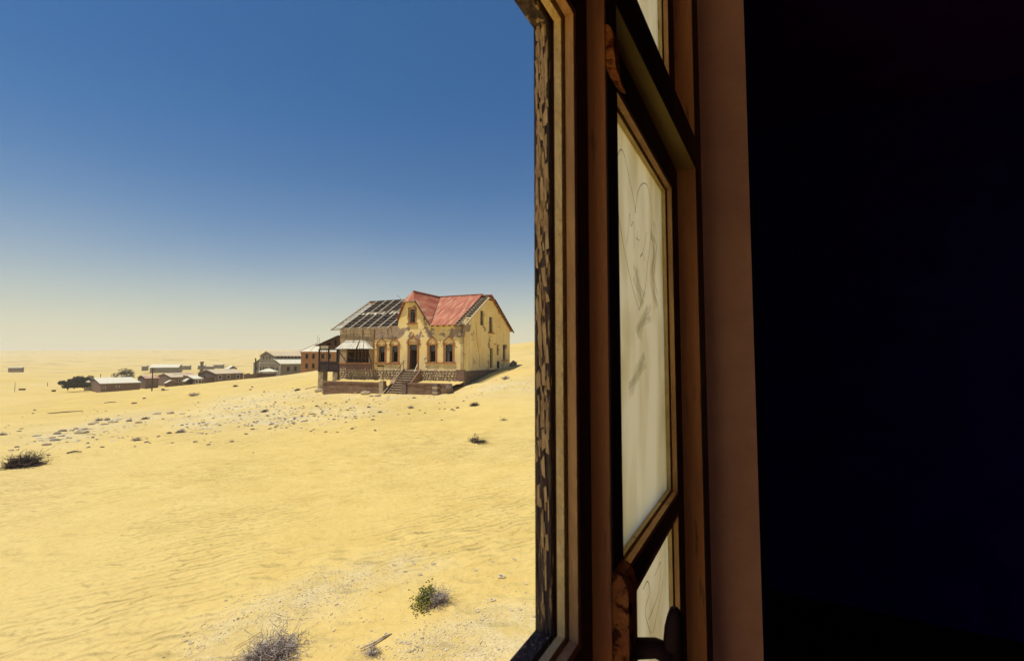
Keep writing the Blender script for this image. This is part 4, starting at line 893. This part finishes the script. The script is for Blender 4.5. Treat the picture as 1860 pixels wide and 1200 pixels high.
# two-storey building next to the hall
k_ = at(546, 675.5, 150); q = R(20); two = empty('two_storey_block', k_, q, 'orange brown two storey block with pale hipped roof by the veranda', 'building')
L2, W2 = 11, 8; w2 = [(a, a + .75, z, z + 1.55) for a in (1.35, 3.35, 6.2, 8.3) for z in (1.2, 4.35)]
wall(MB(), 0, L2, -2, 6.7, w2, 0, .4).build('front_wall', M['v_orange'], two)
for a, b, z0, z1 in w2:
    t_ = MB().box(a, b, .3, .34, z0, z1).build('window', M['hole'], two); ring(MB(), a - .12, b + .12, z0 - .12, z1 + .12, -.04, .01, .12).build('window_frame', M['surround'], t_)
wall(MB(), .4, W2, -2, 6.7, [], 0, .4, conv=gcv).build('side_wall', M['v_orange'], two); wall(MB(), .4, W2, -2, 6.7, [], L2 - .4, L2, conv=gcv).build('side_wall', M['v_orange'], two)
wall(MB(), .4, L2 - .4, -2, 6.7, [], W2 - .4, W2).build('rear_wall', M['v_orange'], two)
MB().box(0, L2, -.07, -.003, 3.55, 3.7).build('string_course', M['surround'], two)
rv = [(-.5, -.5, 6.65), (L2 + .5, -.5, 6.65), (L2 + .5, W2 + .5, 6.65), (-.5, W2 + .5, 6.65), (4.6, W2 / 2, 9.4), (L2 - 4, W2 / 2, 9.4)]
MB().add(rv, [(0, 1, 5, 4), (1, 2, 5), (2, 3, 4, 5), (3, 0, 4), (3, 2, 1, 0)]).build('roof', M['v_roof_pale'], two)
MB().tube([(4.7, W2 / 2, 9.3), (4.7, W2 / 2, 12.3)], .05, 4).build('mast', M['wood_dark'], two); MB().tube([(5.2, W2 / 2, 9.3), (5.2, W2 / 2, 11.4)], .05, 4).build('mast', M['wood_dark'], two)
MB().bar((-.5, -.5, 6.78), (4.6, W2 / 2, 9.52), .12, .1).build('hip_cap', M['v_roof_rust'], two); MB().bar((2.6, -.5, 6.75), (4.6, W2 / 2, 9.5), .1, .05).build('hip_cap', M['v_roof_rust'], two)
# canopy before the hall
cp = at(487, 681.5, 185); cpo = empty('market_canopy', cp, R(20), 'pale low pyramid canopy roof standing before the big hall gable', 'canopy')
for x, y in ((-2.6, -1.8), (2.6, -1.8), (-2.6, 1.8), (2.6, 1.8)): MB().box(x - .1, x + .1, y - .1, y + .1, -.6, 1.65).build('post', M['wood_brown'], cpo)
MB().add([(-3.4, -2.5, 1.55), (3.4, -2.5, 1.55), (3.4, 2.5, 1.55), (-3.4, 2.5, 1.55), (-.6, 0, 2.7), (.6, 0, 2.7)], [(0, 1, 5, 4), (1, 2, 5), (2, 3, 4, 5), (3, 0, 4), (3, 2, 1, 0)]).build('roof', M['v_roof_pale'], cpo)
MB().box(-2.5, 2.5, -1.6, 1.6, -.8, .7).build('counter', M['wood_brown'], cpo)
# far sheds on the plain
village('warehouse', 'long far warehouse with bright roof on the plain behind the village', 272, 674.3, 400, 24, 263, 325, 3.4, 6.0, wmat='v_grey', over=.6)
village('annex_hut', 'tiny far hut at the left end of the long warehouse', 257, 670.4, 430, 24, 254, 267, 2.6, 3.4, wmat='v_grey', rmat='v_roof_sand')
for xc, xg, xl, y, D, lab in ((331, 329.5, 346, 668.8, 450, 'far grey hut right of the long warehouse'), (359, 357.5, 373, 668.3, 470, 'far hut partly behind the chimney'), (374, 372.5, 388, 670, 440, 'far low hut right of the chimney with flat roof'), (386, 384.5, 406, 666.6, 500, 'farthest broad hut above the brown bungalow roof')):
    village('far_hut', lab, xc, y, D, 12, xg, xl, 2.5, 3.3, wmat='v_grey', rmat='v_roof_sand')
village('gabled_store', 'pale roofed store with dark gable peeping over the brown bungalow', 410, 676, 260, 3, 395, 416, 2.0, 3.6, wmat='v_brown', rmat='v_roof_pale')
village('lone_hut', 'lone brown hut standing far out on the open plain', 14.5, 673.3, 470, 6, 13, 42, 3.2, 3.7, wmat='v_brown', rmat='v_roof_pale')
ch = at(366.3, 675, 250); cho = empty('brick_chimney', ch, .3, 'square brick chimney standing alone behind the store building', 'chimney')
MB().box(-.6, .6, -.6, .6, -1.5, 4.9).build('shaft', M['v_grey'], cho); MB().box(-.75, .75, -.75, .75, 4.9, 5.5).build('cap', M['v_brown'], cho); MB().box(-.8, .8, -.8, .8, -1.5, .9).build('foot', M['v_brown'], cho)
# utility poles
def pole(x, y0, y1, label, r=.13, D=None, arm=True):
    g_ = ground(x, y1) if D is None else Vector(at(x, y1, D)); top = at(x, y0, g_.y); h = top[2] - g_.z
    e_ = empty('utility_pole', g_, .4, label, 'pole')
    MB().tube([(0, 0, -.5), (.03, 0, h * .5), (0, 0, h)], [r, r * .9, r * .75], 7).build('shaft', M['pole_wood'], e_)
    if arm: MB().bar((-.5, 0, h - .35), (.5, 0, h - .35), .1, .1).build('crossarm', M['pole_wood'], e_)
pole(275.7, 668, 710, 'dark wooden utility pole standing on the slope before the brown house')
pole(26.5, 694, 711.5, 'thin pole on the plain beside a small dark crate', .09, arm=False)
pole(86, 694, 701, 'short stump of a pole on the plain left of the dark trees', .12, arm=False)
pole(182, 679, 694, 'utility pole behind the long shed roof', .13, D=210)
pole(123, 704, 709.5, 'short leaning post below the dark trees', .14, arm=False)
for x, y, lab in ((40, 708.5, 'small dark crate beside the thin pole'), (97.5, 711, 'small dark tank below the dark trees')):
    g_ = ground(x, y); e_ = empty('crate', g_, .2, lab, 'crate'); k_ = .9 if x < 60 else .42
    MB().box(-k_, k_, -.5, .5, -.2, .62).build('body', M['wood_brown'], e_); MB().box(-k_ - .08, k_ + .08, -.56, .56, .62, .7).build('lid', M['wood_dark'], e_)

# ------------------------------------------------------------------ trees
def tree(name, x, y, D, rx, rz_, n, leaf, label, lmat, size=.28, group=None):
    c = at(x, y, D); e_ = empty(name, c, 0, label, 'tree', group); t_ = MB()
    t_.tube([(0, 0, -.4), (.1, 0, rz_ * .5), (.0, .1, rz_ * .9)], [.25, .2, .1], 6)
    for k in range(7):
        a = random.uniform(0, 6.28); q = (math.cos(a) * rx * .7, math.sin(a) * rx * .5, rz_ * random.uniform(.8, 1.5)); t_.tube([(0, 0, rz_ * .3), (q[0] * .5, q[1] * .5, q[2] * .75), q], [.12, .08, .03], 5)
    t_.build('trunk', M['twig_dark'], e_)
    cl_ = [(random.uniform(-.75, .75) * rx, random.uniform(-.6, .6) * rx, rz_ * random.uniform(.12, 1.6), random.uniform(.28, .5)) for _ in range(16)]
    m_ = MB()
    for _ in range(n):
        b = random.choice(cl_); v = Vector((random.gauss(0, 1), random.gauss(0, 1), random.gauss(0, 1))).normalized() * (random.random() ** .4)
        p = Vector((b[0] + v.x * b[3] * rx, b[1] + v.y * b[3] * rx, max(.1, b[2] + v.z * b[3] * rz_)))
        a, bb = Vector((random.gauss(0, 1), random.gauss(0, 1), random.gauss(0, 1))).normalized(), Vector((random.gauss(0, 1), random.gauss(0, 1), random.gauss(0, 1))).normalized()
        s_ = size * random.uniform(.6, 1.4); m_.add([p + a * s_, p + bb * s_ * .7, p - a * s_, p - bb * s_ * .7], [(0, 1, 2, 3)])
    m_.build('crown', M[lmat], e_)
tree('dark_tree', 123, 705, 180, 2.3, 1.8, 2200, 0, 'low dark tree at the open left end of the tree clump', 'leaf_dark')
tree('dark_tree', 135, 704, 184, 2.9, 2.2, 2600, 0, 'broad dark tree in the middle of the tree clump', 'leaf_dark')
tree('dark_tree', 150, 703, 192, 3.0, 2.4, 2600, 0, 'dark tree of the clump rising behind the whitewashed outbuilding', 'leaf_dark')
tree('feathery_tree', 227, 692, 235, 4.6, 3.2, 1900, 0, 'loose grey brown tree rising behind the long bright roofed shed', 'leaf_grey', .3)

# ------------------------------------------------------------------ bushes
def bush(name, x, y, wpx, label, twigs=160, hk=.7, matn='twig', lean=(0, 0), leaf=None, leaves=0, thick=.0045, cat='bush', spread=1.0, levels=3, sand=True):
    g_ = ground(x, y)
    if g_ is None: return
    Rr = wpx / FPX * g_.y / 2
    e_ = empty(name, g_, random.uniform(-.4, .4) * 0, label, cat); m_ = MB(); tips = []
    th = max(thick * Rr / .35, .0042 * g_.y / 9)
    for _ in range(twigs):
        a = random.uniform(0, 2 * math.pi); el = random.uniform(.15, 1.2); L_ = Rr * random.uniform(.6, 1.1)
        d_ = Vector((math.cos(a) * math.cos(el) * spread + lean[0], math.sin(a) * math.cos(el) + lean[1], math.sin(el) * hk)); p = Vector((random.uniform(-.12, .12) * Rr, random.uniform(-.12, .12) * Rr, -.02)); pts_ = [p]
        for k in range(levels):
            d_ = (d_ + Vector((random.gauss(0, .35), random.gauss(0, .35), random.gauss(0, .25)))).normalized() * d_.length
            p = p + d_ * (L_ / levels); p.z = max(p.z, .01); pts_.append(p.copy())
            if k and random.random() < .75:
                q = p + Vector((random.gauss(0, 1), random.gauss(0, 1), random.gauss(.2, .7))) * Rr * .2; q.z = max(q.z, .01)
                m_.tube([p, (p + q) / 2 + Vector((random.gauss(0, 1), random.gauss(0, 1), 0)) * Rr * .03, q], [th * .6, th * .5, th * .3], 3); tips.append(q)
        m_.tube(pts_, [th * (1.25 - .28 * k) for k in range(levels + 1)], 3); tips.append(p)
    m_.build('twigs', M[matn], e_)
    if leaf:
        lm = MB(); sel = [t for t in tips if leaf_zone(t, Rr)] or tips
        for _ in range(leaves):
            p = random.choice(sel) + Vector((random.gauss(0, .05), random.gauss(0, .05), random.gauss(0, .04))) * Rr * 1.6; lm.stone(p, Rr * .045, Rr * .045, Rr * .035, random.random() * 3)
        lm.build('leaves', M[leaf], e_)
    return e_
leaf_zone = lambda t, r: t.x < -.2 * r
bush('green_bush', 792, 1094, 74, 'twiggy grey bush with yellow green leaves on its sheltered side', 170, .8, 'twig', (-.05, 0), 'leaf_green', 420, levels=4)
bush('dry_bush', 494, 1194, 128, 'largest bleached dry bush of bare twigs', 230, .55, 'twig', (.0, .15), levels=4)
bush('dry_bush', 446, 1206, 80, 'bleached dry bush growing into the side of the largest one', 110, .5, 'twig', levels=4)
bush('dry_bush', 676, 1186, 48, 'small dry bush with a long stick poking out of it', 80, .5, 'twig')
bush('dark_bush', 38, 846, 66, 'dark windswept bush beside the pale rock slabs', 420, .55, 'twig_dark', (.25, 0), thick=.006)
bush('sand_shrub', 868, 803, 38, 'half buried shrub on the tip of a little sand drift', 90, .5, 'twig_dark', (.1, 0), 'leaf_grey', 120)
bush('sand_shrub', 860, 737, 22, 'dark arched shrub on the sand below the house corner', 120, .55, 'twig_dark', (.2, 0))
bush('dead_branch', 917, 763, 25, 'thin dead branch lying on smooth sand right of the drift shrub', 14, .2, 'twig_dark', cat='branch')
for x, y, w_, lab, mt in ((540, 709, 13, 'round dry tuft on the bank left of the brick pillar', 'twig_dark'), (480, 748, 15, 'dark tuft on the pale stony bank', 'twig_dark'), (330, 785, 19, 'dry tuft among dark stones on the slope', 'twig'),
                       (248, 800, 20, 'pale brown tuft on bare sand above the footprints', 'twig'), (264, 761, 16, 'tuft growing in the rock slab band', 'twig_dark'), (180, 764, 17, 'yellowish tuft at the upper edge of the rock slabs', 'twig'),
                       (352, 719, 22, 'flat dry tuft on the slope below the corner hut', 'twig'), (690, 749, 10, 'upright grey tuft at the end of the pale stony bank', 'twig_dark'), (746, 741, 15, 'flat dry tuft below the house steps', 'twig'), (752, 723, 8, 'small sprig before the right terrace wall', 'twig'),
                       (428, 702, 11, 'tuft on the sand below the brown bungalow', 'twig_dark'), (918, 688, 20, 'grey brush heap in the shade edge of the gable wall', 'twig'), (5, 790, 16, 'reddish tuft behind the dark windswept bush', 'twig')):
    bush('grass_tuft', x, y, w_, lab, 60, .6, mt)
g_ = ground(690, 1165); e_ = MB().tube([(-.24, -.22, .03), (-.08, -.08, .03), (.06, .09, .035), (.14, .19, .02)], [.008, .013, .016, .006], 6).build('stick', M['twig'], loc=g_); tag(e_, 'weathered grey stick leaning out of the small dry bush', 'stick')
for i, (x, y, l, a, lab) in enumerate(((120, 749, 3.6, .28, 'long dark beam lying on the slope above the rock slabs'), (200, 731, 1.9, .1, 'short dark crossed timber lying high on the slope'), (300, 709, 1.6, .1, 'short plank lying beside the foot of the utility pole'), (135, 823, .55, .35, 'dark driftwood piece lying on smooth sand'), (570, 704, 2.2, .15, 'thin plank lying beside the brick pillar'))):
    g_ = ground(x, y); r_ = .035 if i < 3 else .022; d_ = Vector((math.cos(a), math.sin(a) * 1.4, 0)); n1, n2 = g_ - d_ * l / 2, g_ + d_ * l / 2
    n1.z, n2.z = float(height(n1.x, n1.y)[0]) + .04, float(height(n2.x, n2.y)[0]) + .06
    o_ = MB().tube([n1 - g_, Vector((0, 0, .1)), n2 - g_], [r_ * 1.6, r_ * 2, r_], 6).build('fallen_timber', M['twig_dark'], loc=g_); tag(o_, lab, 'timber')

# ------------------------------------------------------------------ stones: bigger ones are things, the small grit is stuff
mound = []
def rock(x, y, wpx, label, group, m_='slab', flat=.45, n_=1):
    g_ = ground(x, y)
    if g_ is None: return
    s_ = wpx / FPX * g_.y / 2; mb = MB(); mb.stone((0, 0, s_ * flat * .35), s_, s_ * random.uniform(.55, .9), s_ * flat, random.uniform(-.5, .5), .25)
    o_ = mb.build('stone', M[m_], loc=g_); tag(o_, label, 'stone', group)
for x, y, w_ in ((752, 1024, 9), (787, 1024, 10), (912, 1048, 16), (895, 1090, 12), (935, 1016, 8), (895, 1020, 8), (864, 1035, 8), (764, 1044, 10), (716, 1026, 9), (543, 1070, 9), (641, 1054, 8), (736, 1038, 9), (868, 1110, 9), (876, 1125, 9), (945, 1106, 10), (930, 1108, 8), (970, 1119, 9), (743, 1168, 11), (727, 1166, 9), (810, 1180, 9), (745, 1183, 12), (790, 1155, 8), (965, 1173, 12), (905, 1178, 9), (850, 1190, 9), (410, 1090, 8), (347, 1167, 10), (337, 1163, 8), (340, 1148, 8), (674, 1145, 8), (700, 1150, 7), (915, 1065, 6), (955, 1060, 7)):
    rock(x, y, w_, 'pale limestone lump lying on the sand and grit close below the window', 'pale stones below the window', 'pebble', .5)
for x, y, w_ in ((831, 741, 8), (821, 744, 7), (772, 750, 5), (245, 811, 5), (460, 822, 4), (375, 788, 5), (362, 769, 5), (500, 731, 6), (340, 776, 5), (322, 786, 7), (308, 787, 9), (63, 745, 6), (60, 751, 4), (244, 733, 9), (262, 724, 8), (296, 708, 9), (670, 740, 8), (629, 730, 6), (632, 745, 6), (690, 734, 4), (592, 732, 5), (575, 738, 7), (455, 708, 5), (458, 703, 6), (480, 712, 5)):
    rock(x, y, w_, 'dark stone lying loose on the open sand slope before the house', 'dark stones on the slope', 'stone_dark', .55)
for x, y, w_ in ((85, 808, 14), (100, 800, 16), (112, 792, 14), (95, 795, 12), (130, 782, 12), (115, 783, 14), (145, 787, 26), (150, 780, 18), (105, 788, 16), (125, 796, 12), (165, 771, 12), (172, 768, 14), (195, 763, 16), (205, 767, 18), (215, 762, 12), (190, 771, 12), (235, 765, 14), (252, 768, 12), (66, 792, 14), (75, 800, 12), (285, 752, 14), (310, 751, 16), (330, 752, 12), (90, 806, 9), (138, 779, 12), (158, 785, 12), (20, 818, 12), (30, 812, 10)):
    rock(x, y, w_, 'flat pale rock slab cropping out of the sand in the slanting band', 'rock slabs in the slanting band', random.choice(['slab', 'slab', 'stone_mix', 'v_grey']), .42)
for x, y, w_ in ((614, 711, 18), (632, 706, 14), (640, 711, 16), (655, 709, 14), (664, 716, 14), (672, 714, 10), (648, 714, 10), (686, 719, 9), (675, 720, 7), (580, 711, 14), (590, 713, 10), (624, 705, 18), (605, 713, 12), (684, 712, 9)):
    rock(x, y, w_ * 1.4, 'piece of pale rubble heaped at the foot of the left terrace wall', 'rubble at the terrace wall', 'concrete', .5)
g_ = ground(934, 667); mb = MB(); mb.stone((0, 0, .35), .55, .5, .75, 0, .3); tag(mb.build('boulder', M['stone_dark'], loc=hw(.35, 12.6, -1.45)), 'dark boulder at the far end of the gable wall', 'boulder')
def grit(name, polys, n, smin, smax, matn, label, flat=.5, pw=2.5, dens=.9):
    mb = MB(); made = 0; P = []
    for poly in polys:
        xs, ys = [p[0] for p in poly], [p[1] for p in poly]; k = 0; want = n // len(polys)
        while k < want:
            x, y = rng.uniform(min(xs), max(xs), 400), rng.uniform(min(ys), max(ys), 400); ok = inpoly(x, y, poly); x, y = x[ok], y[ok]
            P += list(zip(x, y)); k += len(x)
    P = np.array(P); P = P + rng.normal(0, 1, P.shape) * np.array([22, 12 if P[:, 1].mean() > 900 else 5])
    cx, cy = (P[:, 0] - 930) / FPX, (600 - P[:, 1]) / FPX
    d = np.stack([cx, math.cos(PITCH) - cy * math.sin(PITCH), math.sin(PITCH) + cy * math.cos(PITCH)], 1); d /= d[:, 1:2]
    D = np.full(len(P), 10.0)                                  # fixed-point search for the distance to the ground
    lo, hi = np.full(len(P), 3.0), np.full(len(P), 90.0)
    for _ in range(22):
        md = np.sqrt(lo * hi); q = d * md[:, None]; below = q[:, 2] < height(q[:, 0], q[:, 1]); hi = np.where(below, md, hi); lo = np.where(below, lo, md)
    q = d * hi[:, None]; z = height(q[:, 0], q[:, 1])
    for i in range(len(q)):
        if hi[i] > 85 or vnoise(np.array([q[i, 0] * dens]), np.array([q[i, 1] * dens]))[0] < random.uniform(-.45, .12): continue
        s_ = smin + (smax - smin) * random.random() ** pw
        mb.stone((q[i, 0], q[i, 1], z[i] + s_ * flat * .25), s_, s_ * random.uniform(.5, .9), s_ * flat, random.uniform(0, 3), .28)
    o_ = mb.build(name, M[matn]); tag(o_, label, 'gravel', kind='stuff')
WIDE = [(330, 1200), (420, 1080), (640, 1000), (980, 990), (1040, 1200)]
grit('gravel', GRAVEL, 5200, .004, .026, 'pebble', 'pale grit and gravel strewn over the sand below the window', .6, 2.2)
grit('gravel', [WIDE], 900, .006, .03, 'pebble', 'scattered single pebbles on the sand round the near bushes', .6)
grit('stone_chips', PALE, 1500, .02, .20, 'slab', 'pale stone chips covering the banks before the house', .3, 4, .35)
grit('dark_chips', [PALE[0], PALE[1], [(0, 760), (330, 700), (560, 690), (830, 720), (830, 760), (430, 800), (0, 830)]], 800, .03, .17, 'stone_dark', 'sparse dark stone chips over the sand slope', .4, 3)

# ------------------------------------------------------------------ desert air
hb = MB().box(-5400, 5400, -5400, 5400, -60, 75)
hm = bpy.data.materials.new('desert_haze'); hm.use_nodes = True; ht = hm.node_tree; ht.nodes.clear()
pv = ht.nodes.new('ShaderNodeVolumePrincipled'); pv.inputs['Color'].default_value = (.95, .93, .86, 1); pv.inputs['Density'].default_value = .00026; pv.inputs['Anisotropy'].default_value = .25
ho = ht.nodes.new('ShaderNodeOutputMaterial'); ht.links.new(pv.outputs[0], ho.inputs['Volume'])
tag(hb.build('haze', hm), 'pale dusty air over the desert plain', 'haze', kind='stuff')
